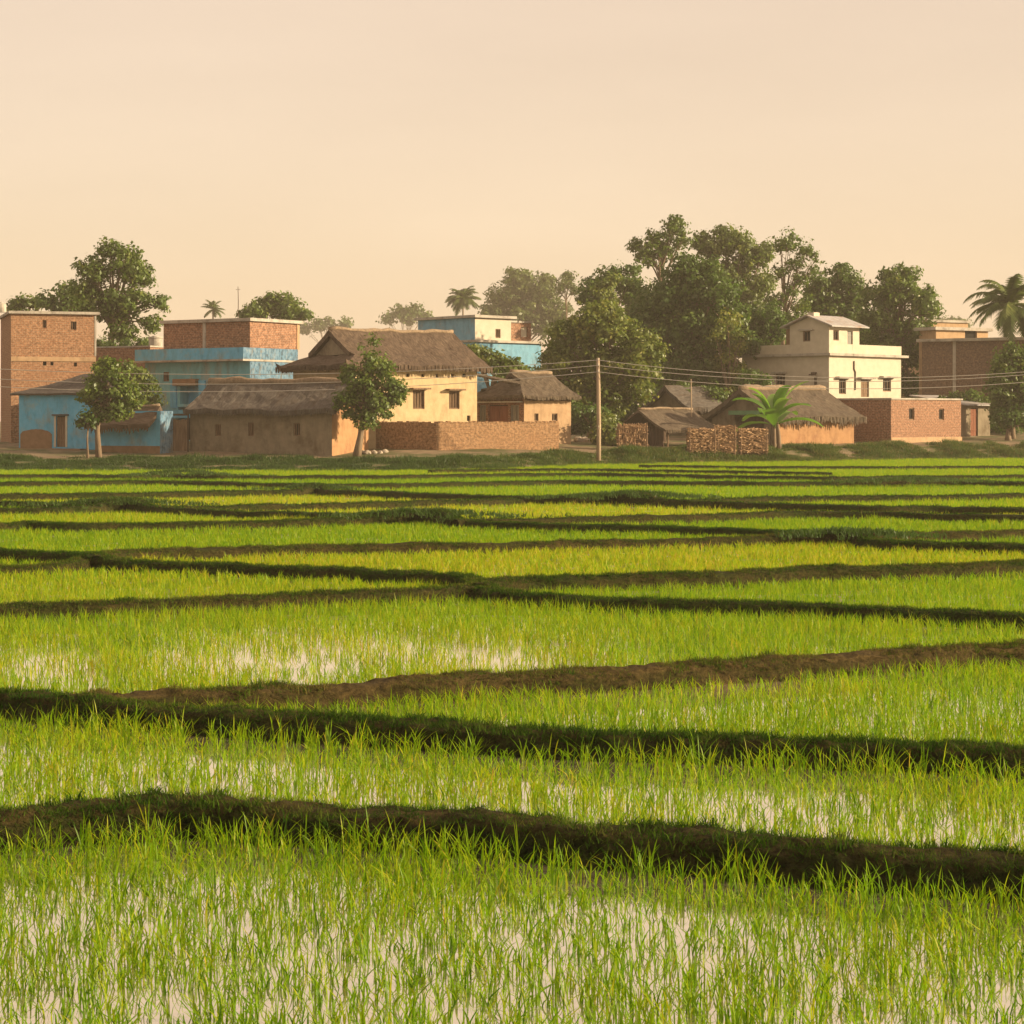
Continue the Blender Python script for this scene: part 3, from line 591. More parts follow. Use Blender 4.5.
    def gable(s, mat, axis, at, c0, c1, z0, zr, t_=.2, hole=None):
        cm = (c0 + c1) / 2; mb = MB(); P = (lambda a, c, z: (a, c, z)) if axis == 'x' else (lambda a, c, z: (c, a, z))
        A = [(c0, z0), (c1, z0), (cm, zr)]
        f, b_ = [P(at, c, z) for c, z in A], [P(at + t_, c, z) for c, z in A]
        mb.quad(*f); mb.quad(*b_[::-1])
        for q in range(3): mb.quad(f[q], b_[q], b_[(q + 1) % 3], f[(q + 1) % 3])
        return mb.build('gable', mat, s.root)
    def thatch(s, mat, x0, y0, x1, y1, ze, zr, axis='x', hip=(0, 0), cut=(1, 1), th=.22, name='roof', fr=.22, cap=RIDGE, wob=.11, seed=0, capr=.13):
        P = (lambda a, c, z: (a, c, z)) if axis == 'x' else (lambda a, c, z: (c, a, z))
        a0, a1, c0, c1 = (x0, x1, y0, y1) if axis == 'x' else (y0, y1, x0, x1); cm = (c0 + c1) / 2
        def ends(q):
            lo = a0 + hip[0] * (min(q / cut[0], 1)) - (.3 if hip[0] and q > cut[0] + .01 else 0); hi = a1 - hip[1] * min(q / cut[1], 1) + (.3 if hip[1] and q > cut[1] + .01 else 0)
            return lo, hi
        zz = lambda q: ze + (zr - ze) * (q - .05 * math.sin(q * math.pi))
        bm = bmesh.new()
        def disp(p):
            v = Vector(p); k = Vector((v.x * .9 + seed, v.y * .9, v.z * .9)); n_ = noise.noise(k) * wob + noise.noise(k * 3.2) * wob * .45
            return v + Vector((0, 0, n_))
        def grid(fn, nr, nc):
            vs_ = [[bm.verts.new(disp(fn(i_ / nr, j / nc))) for j in range(nc + 1)] for i_ in range(nr + 1)]
            for i_ in range(nr):
                for j in range(nc): bm.faces.new((vs_[i_][j], vs_[i_][j + 1], vs_[i_ + 1][j + 1], vs_[i_ + 1][j]))
        nc = max(6, int((a1 - a0) / .3)); nr = 12
        grid(lambda q, t_: P(ends(q)[0] * (1 - t_) + ends(q)[1] * t_, c0 + (cm - c0) * q, zz(q)), nr, nc)
        grid(lambda q, t_: P(ends(q)[1] * (1 - t_) + ends(q)[0] * t_, c1 + (cm - c1) * q, zz(q)), nr, nc)
        for e in (0, 1):
            if hip[e]:
                def fn(q, t_, e=e):
                    q = q * cut[e]; lo, hi = c0 + (cm - c0) * q, c1 + (cm - c1) * q; t2 = t_ if e else 1 - t_
                    return P(ends(q)[e], lo + (hi - lo) * t2, zz(q))
                grid(fn, nr, max(6, int((c1 - c0) / .3)))
        bmesh.ops.remove_doubles(bm, verts=bm.verts, dist=.002)
        if axis == 'y':
            for f_ in bm.faces: f_.normal_flip()
        bm.normal_update()
        bmesh.ops.solidify(bm, geom=bm.faces[:], thickness=th)
        # ragged straw hanging at the eaves
        edges = [((a0, c0), (a1, c0)), ((a0, c1), (a1, c1))]
        for e, a in ((0, a0), (1, a1)):
            if hip[e]: edges.append(((a, c0), (a, c1)))
        if fr:
            for (pa, pb) in edges:
                L_ = math.hypot(pb[0] - pa[0], pb[1] - pa[1]); n_ = int(L_ / .055)
                for q in range(n_):
                    t_ = (q + random.random()) / n_; a = pa[0] + (pb[0] - pa[0]) * t_; c = pa[1] + (pb[1] - pa[1]) * t_
                    top = disp(P(a, c, ze)); out = Vector(P((a - (a0 + a1) / 2) * .01 if pa[0] == pb[0] else 0, (c - cm) * .015 if pa[1] == pb[1] else 0, 0))
                    hd = fr * random.uniform(.3, 1.15) * (1 + .8 * noise.noise(Vector((a * 1.5, c * 1.5, seed)))) + th * .8; ww = random.uniform(.03, .08)
                    al = Vector(P(1, 0, 0)) if pa[1] == pb[1] else Vector(P(0, 1, 0)); sh = al * random.uniform(-.05, .05)
                    p0 = top + out * random.uniform(.2, 2) + Vector((0, 0, .02))
                    bm.faces.new([bm.verts.new(q_) for q_ in (p0 - al * ww, p0 + al * ww, p0 + al * ww * .5 + sh - Vector((0, 0, hd)), p0 - al * ww * .5 + sh - Vector((0, 0, hd * .85)))])
        me = bpy.data.meshes.new(name); bm.to_mesh(me); bm.free(); box_uv(me); r_ = link(name, me, mat, s.root)
        if cap:
            mb = MB(); lo, hi = ends(1.0); n_ = max(6, int((hi - lo) / .5)); pts = [disp(P(lo + .05 + (hi - lo - .1) * q / n_, cm, zr)) + Vector((0, 0, .03 + random.uniform(-.03, .04))) for q in range(n_ + 1)]
            mb.tube(pts, [capr * random.uniform(.8, 1.25) for _ in pts], 7); mb.build('ridge_cap', cap, r_, smooth=True)
        return r_
    def box_building(s, mat, lpx, rpx, top_row, opR=(), opL=(), sink=.8, top=True, name='wall', **k):
        V1, U1 = s.v(lpx), s.u(rpx); z1 = s.z(top_row)
        s.U1, s.V1, s.z1 = U1, V1, z1
        s.shell(name, mat, 0, 0, U1, V1, -sink, z1, opR, opL, top=top, **k)

LT = (.25, .09, .22, WOOD); LC = (.22, .1, .3, CONC)
# --- tall brick house at the left edge
b = Bld('brick_house', 'tall plain orange brick house standing at the left edge of the village', 'house', 11, 127, 18, 451)
U1 = b.u(96); z1 = b.z(313.5); zm = b.z(359)
wr = [b.rect('R', 0, *q) for q in ((42.5,320,46.5,328),(70.5,321.5,76.5,330),(43,361.5,46.5,365.5),(50.5,362,53.5,365.5),(74,362.5,77,366.5))]
b.shell('wall', BR1, 0, 0, U1, 8, -.8, z1, wr, top=False)
b.window('R', 0, wr[0]); b.window('R', 0, wr[1])
for q in wr[2:]: b.hole('R', 0, q)
b.slab('roof_slab', CONC, -.15, -.2, U1 + .2, 8.1, z1, z1 + .16)
b.slab('plaster_band', TAN, .004, -.05, U1 - .004, .003, zm - .12, zm + .14)
b.slab('corner_trim', CONC, U1 - .09, -.02, U1 + .02, .002, zm + .2, z1 - .01)
t_ = tag(empty('water_tank', (PX(1, 128.5), 128.5, PZ(313.5, 127) + .15)), 'small pale round water tank on the tall brick house roof', 'tank')
mb = MB(); mb.tube([(0, 0, 0), (0, 0, .5), (0, 0, .55)], [.32, .32, .2], 16); mb.build('tank', CONC, t_); mb = MB(); mb.tube([(0, 0, .55), (0, 0, .62)], [.14, .12], 12); mb.build('lid', CONC, t_)
# --- blue hut with dark tile roof
b = Bld('blue_hut', 'low blue washed hut with dark tiled roof and wooden door', 'hut', 104, 121, 72, 447)
V1 = b.v(19); z1 = b.z(394); dl = b.rect('L', 0, 56, 416, 65.5, 447)
b.shell('wall', BLUE, 0, 0, 5, V1, -1.2, z1 + .1, opL=[dl])
b.door('L', 0, dl, WOOD, lintel=(.22, .08, .12, DARKW))
mb = MB()
for a0, a1 in ((dl[0] - .12, dl[0]), (dl[2], dl[2] + .12)): b.fb(mb, 'L', 0, a0, a1, -.03, .003, dl[1], dl[3])
mb.build('door_trim', WHITEP, b.root)
pa = b.rect('L', 0, 20.5, 429, 52, 447)      # patch of raw plaster, rounded top
mb = MB(); n_ = 14
pts = [(pa[0] + (pa[2] - pa[0]) * q / n_, pa[1] + (pa[3] - pa[1]) * (.72 + .28 * math.sin(math.pi * q / n_) ** .5 + random.uniform(-.02, .02))) for q in range(n_ + 1)]
for q in range(n_): mb.quad((-.025, pts[q][0], pa[1] - .4), (-.025, pts[q][0], pts[q][1]), (-.025, pts[q + 1][0], pts[q + 1][1]), (-.025, pts[q + 1][0], pa[1] - .4))
mb.quad((-.025, pts[0][0], pts[0][1]), (-.025, pts[0][0], pa[1] - .4), (.01, pts[0][0], pa[1] - .4), (.01, pts[0][0], pts[0][1])); mb.build('plaster_patch', BROWNW, b.root)
b.slab('step', BROWNW, -1.0, 1.0, -.02, V1 + .2, -1.2, -.1)
b.thatch(SLATE, -.35, -.4, 5.4, V1 + .4, z1 + .05, b.z(374, 2.6, V1 / 2), 'y', hip=(0, 3.2), th=.12, fr=0, cap=None, wob=.05, seed=3)
# --- blue hut with straw eave in front
b = Bld('blue_hut', 'low blue hut with ragged straw eave and brown plinth behind a leafy tree', 'hut', 160, 117.5, 70, 457)
V1 = b.v(98); U1 = b.u(173); z1 = b.z(411)
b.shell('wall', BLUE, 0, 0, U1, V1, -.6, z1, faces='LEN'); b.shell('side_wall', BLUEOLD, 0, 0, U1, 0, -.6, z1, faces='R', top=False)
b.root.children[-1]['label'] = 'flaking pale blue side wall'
mb = MB(); mb.box(-.06, .0, -.6, -.002, V1, b.z(446)); mb.build('plinth', BROWNW, b.root)
b.thatch(THR, -1.0, .2, U1 * 1.0 + .3, V1 + .3, b.z(425, -1, 2), b.z(406.5, U1 / 2, 2), 'y', th=.25, fr=.3, seed=5, capr=.09)
# --- gate between blue hut and mud hut
gt = tag(empty('wooden_gate', (PX(180, 119), 119, zg(PX(180, 119), 119)), R(-8)), 'dark plank gate in the gap beside the mud hut', 'gate')
mb = MB()
for q in range(5): mb.box(-.42 + .17 * q, -.02 - .01 * (q % 2), .05, -.42 + .17 * q + .155, .03, 1.85 - .03 * (q % 3))
mb.build('panel', WOOD, gt); mb = MB(); mb.box(-.52, -.05, -.2, -.44, .05, 2.05); mb.box(.44, -.05, -.2, .52, .05, 2.05); mb.box(-.52, -.05, 2.05, .52, .05, 2.16); mb.build('frame', DARKW, gt)
# --- blue two storey house with brick room on top
b = Bld('blue_house', 'two storey blue house with unplastered brick room on its roof', 'house', 250, 131, 57, 448)
V1 = b.v(145); U1 = b.u(297); zp = b.z(347.5); zs = b.z(361)
ol = [b.rect('L', 0, *q) for q in ((180,386,198,404),(163,372,169,381.5),(178,407,197,440))]
b.shell('wall', TEAL, 0, 0, U1, V1, -.8, zs, opL=ol, faces='LEN', depth=.9, top=True)
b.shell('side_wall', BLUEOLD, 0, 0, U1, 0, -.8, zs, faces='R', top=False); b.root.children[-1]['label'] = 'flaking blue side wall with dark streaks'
b.slab('floor_slab', CONC, -.75, -.06, U1 + .1, V1 + .3, zs, zs + .12)
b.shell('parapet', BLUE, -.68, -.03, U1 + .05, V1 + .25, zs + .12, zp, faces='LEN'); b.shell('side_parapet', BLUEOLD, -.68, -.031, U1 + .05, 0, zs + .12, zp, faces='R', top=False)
mb = MB(); b.fb(mb, 'L', 0, ol[0][0], ol[0][2], .8, .95, ol[0][1], ol[0][3]); mb.build('recess', BLUE, b.root)
mb = MB(); b.fb(mb, 'L', 0, ol[2][0], ol[2][2], .8, .95, ol[2][1], ol[2][3]); mb.build('recess', DARK, b.root)
b.window('L', 0, ol[1])
mb = MB(); r_ = b.rect('L', 0, 176, 379, 199, 385.5); b.fb(mb, 'L', 0, r_[0], r_[2], -.35, .003, r_[1], r_[3]); mb.build('awning', BROWNW, b.root)
for p0, p1 in ((171.5, 177), (199.5, 206)):
    mb = MB(); r_ = b.rect('L', 0, p0, 380, p1, 408); b.fb(mb, 'L', 0, r_[0], r_[2], -.12, .003, r_[1], r_[3] - .02); mb.build('pillar', BLUE, b.root)
r_ = b.rect('L', 0, 150, 406, 208, 418); mb = MB(); b.fb(mb, 'L', 0, r_[0], r_[2], -.3, .003, r_[1], r_[3] - .25); mb.build('balcony_wall', BLUE, b.root)
r_ = b.rect('L', 0, 203, 405, 209, 419)
V2 = b.v(163); U2 = b.u(299.5); zt = b.z(321)
b.shell('brick_room', BR2, .05, .05, U2, V2, zp, zt, top=False)
mb = MB(); rp = b.rect('L', .05, 203, 322, 206, 347); b.fb(mb, 'L', .05, rp[0], rp[2], -.04, .003, zp, zt); mb.build('pilaster', CONC, b.root)
mb = MB(); mb.box(U2 - .22, .01, zp, U2 + .02, .048, zt); mb.build('corner_pillar', TAN, b.root)
b.slab('roof_slab', CONC, -.15, -.15, U2 + .25, V2 + .15, zt, zt + .2)
a_ = tag(empty('antenna_pole', (PX(238, 135), 135, PZ(320, 135))), 'thin bare antenna pole on the brick roof room', 'antenna')
mb = MB(); mb.tube([(0, 0, 0), (.02, 0, 1.2), (0, 0, 2.15)], [.025, .022, .018], 6); mb.build('mast', DARKW, a_); mb = MB(); mb.tube([(-.15, 0, 1.95), (.15, 0, 1.97)], [.012, .012], 5); mb.build('crossbar', DARKW, a_)
# --- low brick outbuilding seen between, with concrete tank
b = Bld('brick_outbuilding', 'plain red brick wall block behind the big left tree', 'outbuilding', 150, 141, 62, 450)
V1 = b.v(92); z1 = b.z(347); b.shell('wall', BR2, 0, 0, 3, V1, -.8, z1, top=False); b.slab('coping', CONC, -.06, -.06, 3.06, V1 + .06, z1, z1 + .1)
t_ = tag(empty('concrete_tank', (PX(155.5, 142.5), 142.5, PZ(347, 141))), 'squat round concrete tank beside the brick roof room', 'tank')
mb = MB(); mb.tube([(0, 0, 0), (0, 0, .62), (0, 0, .66), (0, 0, .74)], [.46, .46, .52, .5], 20); mb.build('tank', CONC, t_); mb = MB(); mb.tube([(0, 0, .74), (0, 0, .8)], [.25, .22], 14); mb.build('lid', CONC, t_)
# --- grey brown mud hut with thatch
b = Bld('mud_hut', 'brown mud hut with long grey thatched roof and three small windows', 'hut', 332, 116, 68, 458)
V1 = b.v(190); U1 = 4.6; z1 = b.z(411)
ol = [b.rect('L', 0, *q) for q in ((215,424,221,436),(248,422.5,254,436),(293.5,423,300,436))]
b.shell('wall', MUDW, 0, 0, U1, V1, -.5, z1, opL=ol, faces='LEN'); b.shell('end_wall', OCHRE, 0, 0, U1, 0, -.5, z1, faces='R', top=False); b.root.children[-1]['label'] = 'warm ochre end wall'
b.window('L', 0, ol[0], bars=2, pane=WOOD); b.window('L', 0, ol[1], bars=1, pane=WOOD); b.window('L', 0, ol[2], bars=2)
b.slab('plinth', MUDW, -.35, .1, -.002, V1 + .3, -.5, .12)
for q in ((211,459,2),(247,455,2),(283,457,4),(301,457,3)):
    pass
zr = b.z(382, U1 / 2, V1 / 2); b.gable(OCHRE, 'y', .02, .1, U1 - .1, z1, zr - .25)
b.thatch(THY, -.45, -.4, U1 + .6, V1 + .15, b.z(410, -.5, V1 / 2), zr, 'y', th=.26, fr=.15, seed=9, capr=.2)
# --- cream two storey mud house
b = Bld('cream_house', 'large cream plastered mud house with brown thatched roof and shuttered windows', 'house', 352, 121, 35, 457)
V1 = b.v(293); U1 = b.u(477); z1 = b.z(362)
wr = [b.rect('R', 0, *q) for q in ((413,390,424.5,409),(449,391,459.5,409))]
vr = [b.rect('R', 0, *q) for q in ((406.5,373.5,409.5,377),(421.5,374,424.5,377),(435.5,374,438.5,377.3),(451,374,454,377.6),(462.5,373.5,466,377))]
hr = [b.rect('R', 0, 467, 415.5, 470.5, 421)]
b.shell('wall', CREAM, 0, 0, U1, V1, -.6, z1, opR=wr + vr + hr)
for q in wr: b.window('R', 0, q, bars=3, lintel=(.22, .1, .4, WOOD), shutter=True)
for q in vr + hr: b.hole('R', 0, q)
zr = b.z(331, U1 / 2, V1 / 2); zE = b.z(364.5, 0, -.6)
for q in range(9):
    mb = MB(); mb.box(.5 + q * U1 / 9, -.5, z1 - .28, .5 + q * U1 / 9 + .1, .1, z1 - .18); mb.build('rafter', DARKW, b.root)
hg = b.gable(MUDW, 'x', .75, .9, V1 - .9, z1 + .5, zr - .15, t_=.15)
b.gable(CREAM, 'x', U1 - .22, 0, V1, z1, zr - .25)
b.thatch(THR, -.75, -.65, U1 + .6, V1 + .65, zE, zr, 'x', hip=(1.5, 0), cut=(.36, 1), th=.28, fr=.16, seed=14, capr=.12)
# --- brick compound wall
b = Bld('brick_wall', 'low earthen brick compound wall turning a corner before the cream house', 'wall', 436, 119.3, 22, 457.5)
U1 = b.u(559); z1 = b.z(423); wx, wy = PX(374, 122.0) - b.Cx, 122.0 - b.Cy
ex, ey = wx * b.c + wy * b.s, -wx * b.s + wy * b.c; Lw = math.hypot(ex, ey); wx, wy = ex / Lw, ey / Lw   # shaded return wall runs off to the left
mb = MB(); mb.box(0, 0, -.6, U1, .3, z1); mb.build('masonry', BR3, b.root)
mb = MB(); A = [Vector((0, .001, 0)), Vector((ex, ey, 0)), Vector((ex - wy * .3, ey + wx * .3, 0)), Vector((.0, .3, 0))]; A[2] = A[1] + Vector((.1, .3, 0))
lo, hi = [q + Vector((0, 0, -.6)) for q in A], [q + Vector((0, 0, z1 - .004)) for q in A]
mb.quad(*[hi[k] for k in (0, 3, 2, 1)])
for q in range(4): mb.quad(lo[(q + 1) % 4], lo[q], hi[q], hi[(q + 1) % 4])
o = mb.build('masonry', BR3, b.root); o['label'] = 'shaded return wall'
mb = MB(); q = 0.
while q < U1 - .2: mb.box(q, -.02, z1, q + .2, .32, z1 + .05 + .07 * random.random()); q += .23
q = .35
while q < Lw - .2:
    c0, c1 = Vector((wx, wy, 0)) * q, Vector((wx, wy, 0)) * (q + .19); dn = Vector((.08, .3, 0)); up = Vector((0, 0, .05 + .07 * random.random())); b0 = Vector((0, 0, z1 - .003))
    Q = [c0 + b0, c1 + b0, c1 + dn + b0, c0 + dn + b0]; mb.quad(*[k + up for k in Q][::-1])
    for k in range(4): mb.quad(Q[(k + 1) % 4], Q[k], Q[k] + up, Q[(k + 1) % 4] + up)
    q += .23
mb.build('coping', BR3, b.root)
mb = MB(); mb.box(-.03, -.05, -.6, U1 + .03, -.002, .32); mb.build('plinth', TAN, b.root)
# --- tan hut
b = Bld('tan_hut', 'small tan plastered hut with grey thatch and two tiny windows', 'hut', 524, 127, 35, 443)
U1 = b.u(571); V1 = b.v(477); z1 = b.z(397)
wr = [b.rect('R', 0, *q) for q in ((534.5,413.5,538.5,421),(552,413.5,557.5,421))]
dl = b.rect('L', 0, 488, 405, 508, 428); d2 = b.rect('L', 0, 510, 405, 519, 424); d3 = b.rect('L', 0, 479, 405, 486, 428)
b.shell('wall', TAN, 0, 0, U1, V1, -1.0, z1, opR=wr, faces='REN'); b.shell('end_wall', BR2, 0, 0, 0, V1, -1.0, z1, opL=[dl, d2, d3], faces='L', top=False); b.root.children[-1]['label'] = 'shaded bare brick end wall'
for q in wr: b.window('R', 0, q, bars=1)
b.door('L', 0, dl, RUSTW); b.window('L', 0, d2, GREYW, bars=1, pane=GREYW); b.window('L', 0, d3, GREYW, bars=1, pane=GREYW)
mb = MB(); b.fb(mb, 'L', 0, .1, V1, -.5, .003, d2[3] + .15, d2[3] + .22); mb.build('ledge', CONC, b.root)
for q in range(8):
    mb = MB(); mb.box(.2 + q * U1 / 8.3, -.4, z1 - .22, .2 + q * U1 / 8.3 + .09, .1, z1 - .12); mb.build('rafter', DARKW, b.root)
zr = b.z(373, U1 / 2, V1 / 2); b.gable(TAN, 'x', U1 - .22, 0, V1, z1, zr - .2)
b.thatch(THX, -.45, -.5, U1 + .4, V1 + .5, b.z(396, 0, -.5), zr, 'x', hip=(1.5, 0), cut=(.8, 1), th=.18, fr=.1, seed=21, capr=.12)
# --- blue and white house behind
b = Bld('blue_house', 'distant blue house with white upper wall and flat roof behind the thatch', 'house', 475, 160, 42, 445)
V1 = b.v(418); U1 = b.u(511); zt = b.z(317.5); zl = b.z(342); U0 = b.u(541); Vz = b.v(414)
wr = [b.rect('R', 0, 495.5, 329, 500.5, 338)]
b.shell('wall', BLUE2, 0, 0, U0, Vz, -1, zl, top=True); b.slab('floor_slab', CONC, -.1, -.25, U0 + .3, Vz + .1, zl, zl + .18)
b.shell('upper_wall', BLUE2, 0, 0, U1, V1, zl + .18, zt, faces='LEN', top=False); b.shell('white_wall', WHITEP, 0, 0, U1, 0, zl + .18, zt, opR=wr, faces='R', top=False)
b.window('R', 0, wr[0]); b.slab('roof_slab', CONC, -.25, -.3, U1 + .35, V1 + .25, zt, zt + .2)
U3 = b.u(531, 1.2); mb = MB(); b.shell('brick_room', BR2, U1 + .3, 1.2, U3, 4.0, zl + .18, b.z(321.5, U1), opR=[b.rect('R', 1.2, 521, 327, 528, 337)], top=False)
b.hole('R', 1.2, b.rect('R', 1.2, 521, 327, 528, 337), 'doorway', WHITEP); b.slab('room_slab', CONC, U1 + .36, 1.1, U3 + .1, 4.1, b.z(321.5, U1), b.z(321.5, U1) + .15)
# --- thatched hut with ochre wall
b = Bld('thatched_hut', 'thatched hut with sunlit orange mud wall behind the banana plant', 'hut', 779, 135, 37, 446)
U1 = b.u(854); V1 = b.v(712); z1 = b.z(416)
dl = b.rect('L', 0, 735, 414, 764, 436)
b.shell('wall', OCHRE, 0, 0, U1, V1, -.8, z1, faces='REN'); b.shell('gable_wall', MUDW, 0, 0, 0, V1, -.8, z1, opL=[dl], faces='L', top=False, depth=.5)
mb = MB(); b.fb(mb, 'L', 0, dl[0], dl[2], .48, .55, dl[1], dl[3]); mb.build('doorway', DARKW, b.root)
mb = MB(); x = b.fb(mb, 'L', 0, dl[0] - .1, dl[2] + .1, -.5, -.02, dl[3] - .05, dl[3] + .22); o = mb.build('awning', GREENTARP, b.root); o['label'] = 'flat green sheet awning'
zr = b.z(389, U1 / 2, V1 / 2); b.gable(MUDW, 'x', .02, .15, V1 - .15, z1, zr - .2); b.gable(OCHRE, 'x', U1 - .22, .15, V1 - .15, z1, zr - .2)
b.thatch(THX, -.5, -.6, U1 + .55, V1 + .6, b.z(417, 0, -.6), zr, 'x', th=.3, fr=.32, seed=31, wob=.1, capr=.19)
# --- open shed
b = Bld('open_shed', 'small open pole shed with sloping grey thatch among brushwood stacks', 'shed', 668, 128, 36, 450)
U1 = b.u(712); V1 = b.v(621); z1 = b.z(431)
mb = MB()
k = 0
q = .5
while q < V1 * .75: mb.box(.02 + .02 * (k % 2), q, -.3, .08, q + .19, z1 + .25 + .15 * math.sin(k)); q += .2; k += 1
mb.build('plank_wall', DARKW, b.root)
mb = MB(); mb.box(.3, V1 - .15, -.3, U1, V1, z1 + .1); mb.build('back_wall', DARKW, b.root)  # dark back wall colour stands in for the shed's shaded interior
for (x, y) in ((.05, .1), (U1 * .5, .1), (U1 - .05, .1), (U1 - .1, V1 * .5), (.05, V1 - .25)):
    mb = MB(); mb.tube([(x, y, -.3), (x + .03, y, z1 * .6), (x, y, z1 + .2)], [.06, .05, .05], 7); mb.build('post', WOOD, b.root)
zr = b.z(409.5, U1 / 2, V1 / 2)
b.thatch(THX, -.5, -.4, U1 + .4, V1 + .4, b.z(430, 0, -.4), zr, 'x', th=.14, fr=.14, seed=41, wob=.06, capr=.08)
# --- grey hut in the shade behind the shed
b = Bld('thatched_hut', 'dim grey thatched hut standing in shade right behind the open shed', 'hut', 690, 141, 36, 440)
U1 = b.u(722); V1 = b.v(648); z1 = b.z(408); b.shell('wall', MUDW, 0, 0, U1, V1, -.8, z1); zr = b.z(386, U1 / 2, V1 / 2); b.gable(MUDW, 'x', .02, .1, V1 - .1, z1, zr - .2)
b.thatch(THY, -.4, -.4, U1 + .4, V1 + .4, z1, zr, 'x', th=.22, fr=.25, seed=51, cap=None)
# --- flat brick hut
b = Bld('brick_hut', 'low flat roofed red brick hut with two narrow windows', 'hut', 891, 140, 42, 443.5)
U1 = b.u(961); V1 = b.v(838); z1 = b.z(399.5)
wr = [b.rect('R', 0, *q) for q in ((909,408,914.5,420),(939,408.5,944,420))]
b.shell('wall', BR2, 0, 0, U1, V1, -.8, z1, opR=wr, top=False)
for q in wr: b.window('R', 0, q, bars=0)
b.slab('roof_slab', CONC, -.08, -.1, U1 + .1, V1 + .1, z1, z1 + .11); mb = MB(); mb.box(-.05, -.07, -.8, U1 + .04, -.002, b.z(437.5)); mb.build('plinth', TAN, b.root)
# --- white house
b = Bld('white_house', 'pale two storey house with small gabled roof room above a flat terrace', 'house', 829, 150, 45, 446)
V1 = b.v(742); U1 = b.u(901); zs = b.z(355.5); zp = b.z(343.5)
wr = [b.rect('R', 0, *q) for q in ((839,379,846,394),(883,378.5,891,391.5))]; dr = b.rect('R', 0, 861, 379.5, 869, 397)
wl = b.rect('L', 0, 775.5, 374, 785, 387)
b.shell('wall', WHITEP, 0, 0, U1, V1, -1.2, zs, opR=wr + [dr], opL=[wl], top=False)
for q in wr: b.window('R', 0, q, bars=2, lintel=(.4, .14, .35, CONC))
b.door('R', 0, dr, WOOD, lintel=(.4, .14, .35, CONC)); b.window('L', 0, wl, bars=2, lintel=(.15, .12, .3, CONC))
b.slab('floor_slab', CONC, -.35, -.35, U1 + .5, V1 + .3, zs, zs + .18)
U2, V2, ze = b.u(859), b.v(790), b.z(324.5)
b.parapet(WHITEP, -.02, -.02, U1 + .02, V1, zs + .18, zp)
w2 = b.rect('R', 0, 833, 330, 838.5, 340.5); d2 = b.rect('R', 0, 847, 331, 852.5, 350.5); w3 = b.rect('L', 0, 803, 331, 810.5, 341.5)
b.shell('roof_room', WHITEP, -.03, -.03, U2, V2, zs + .18, ze, opR=[w2, d2], opL=[w3], top=False)
b.window('R', -.03, w2, bars=1); b.door('R', -.03, d2, GREYW); b.window('L', -.03, w3, bars=1, lintel=(.3, .1, .2, CONC))
zr = b.z(316.5, 0, V2 / 2); b.gable(WHITEP, 'x', -.03, -.03, V2, ze, zr - .03, .2); b.gable(WHITEP, 'x', U2 - .2, -.03, V2, ze, zr - .03, .2)
mb = MB(); ov = .45; y0, y1, ym = -.6, V2 + .6, V2 / 2; sl = (zr - ze) / (ym + .03); ez = ze + .03 - sl * .57
for (ya, za, yb, zb_) in ((y0, ez, ym, zr + .03), (y1, ez, ym, zr + .03)):
    a, c_ = (-ov, ya, za), (U2 + ov, ya, za); d_, e_ = (U2 + ov, yb, zb_), (-ov, yb, zb_); T_ = Vector((0, 0, .09))
    A = [Vector(q) for q in (a, c_, d_, e_)]; Bq = [q + T_ for q in A]; mb.quad(*A[::-1]); mb.quad(*Bq)
    for q in range(4): mb.quad(A[q], A[(q + 1) % 4], Bq[(q + 1) % 4], Bq[q])
rf = mb.build('roof', TIN, b.root); b.slab('ridge_block', WHITEP, .2, ym - .25, .9, ym + .25, zr + .04, zr + .3, rf)
mb = MB(); mb.box(.3, V2, zs + .18, U2 * .6, V2 + .6, ze - .2); mb.build('brown_shade_block', BROWNW, b.root)  # brown block added in place of shading beside the roof room gable
pu = b.u(853.5); mb = MB(); mb.tube([(pu, -.06, b.z(361, pu)), (pu, -.06, b.z(369, pu)), (pu + .15, -.06, b.z(372, pu)), (pu + .15, -.06, b.z(390, pu))], [.045] * 4, 6); mb.build('drain_pipe', DARKW, b.root)
pu = b.u(898); 
lv = b.v(816); mb = MB(); z_ = b.z(374, 0, lv); mb.box(-.5, lv - .08, z_, -.002, lv + .08, z_ + .12); mb.box(-.6, lv - .2, z_ - .1, -.3, lv + .2, z_ - .002); mb.box(-.12, lv - .07, z_ - 1.0, -.003, lv + .07, z_ - .25); mb.build('wall_lamp', DARKW, b.root)
# --- right background buildings
b = Bld('brick_building', 'large dim brick building with pale roof slab at the right edge', 'building', 1028, 160, 60, 440)
V1 = b.v(922); z1 = b.z(340); wl = [b.rect('L', 0, 1000, 352, 1010, 366)]
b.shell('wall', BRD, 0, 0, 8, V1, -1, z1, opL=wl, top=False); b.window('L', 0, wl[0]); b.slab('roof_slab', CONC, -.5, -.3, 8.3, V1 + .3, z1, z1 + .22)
mb = MB(); r_ = b.rect('L', 0, 953, 341, 956, 400); b.fb(mb, 'L', 0, r_[0], r_[2], -.06, .003, 0, z1 - .004); mb.build('pilaster', CONC, b.root)
b2 = Bld('roof_room', 'small tan roof room lit by the sun above the dim brick building', 'building', 936, 168, 30, 440)
V1 = b2.v(919); U1 = b2.u(988); z1 = b2.z(330); dr = b2.rect('R', 0, 965, 330.8, 977, 345)
b2.shell('wall', TAN, 0, 0, U1, V1, -1, z1, opR=[dr], top=False); b2.hole('R', 0, dr, 'doorway'); b2.slab('roof_slab', CONC, -.3, -.3, U1 + .3, V1 + .3, z1, z1 + .25)
b3 = Bld('pink_building', 'pinkish flat roofed building far behind the right trees', 'building', 930, 215, 30, 440)
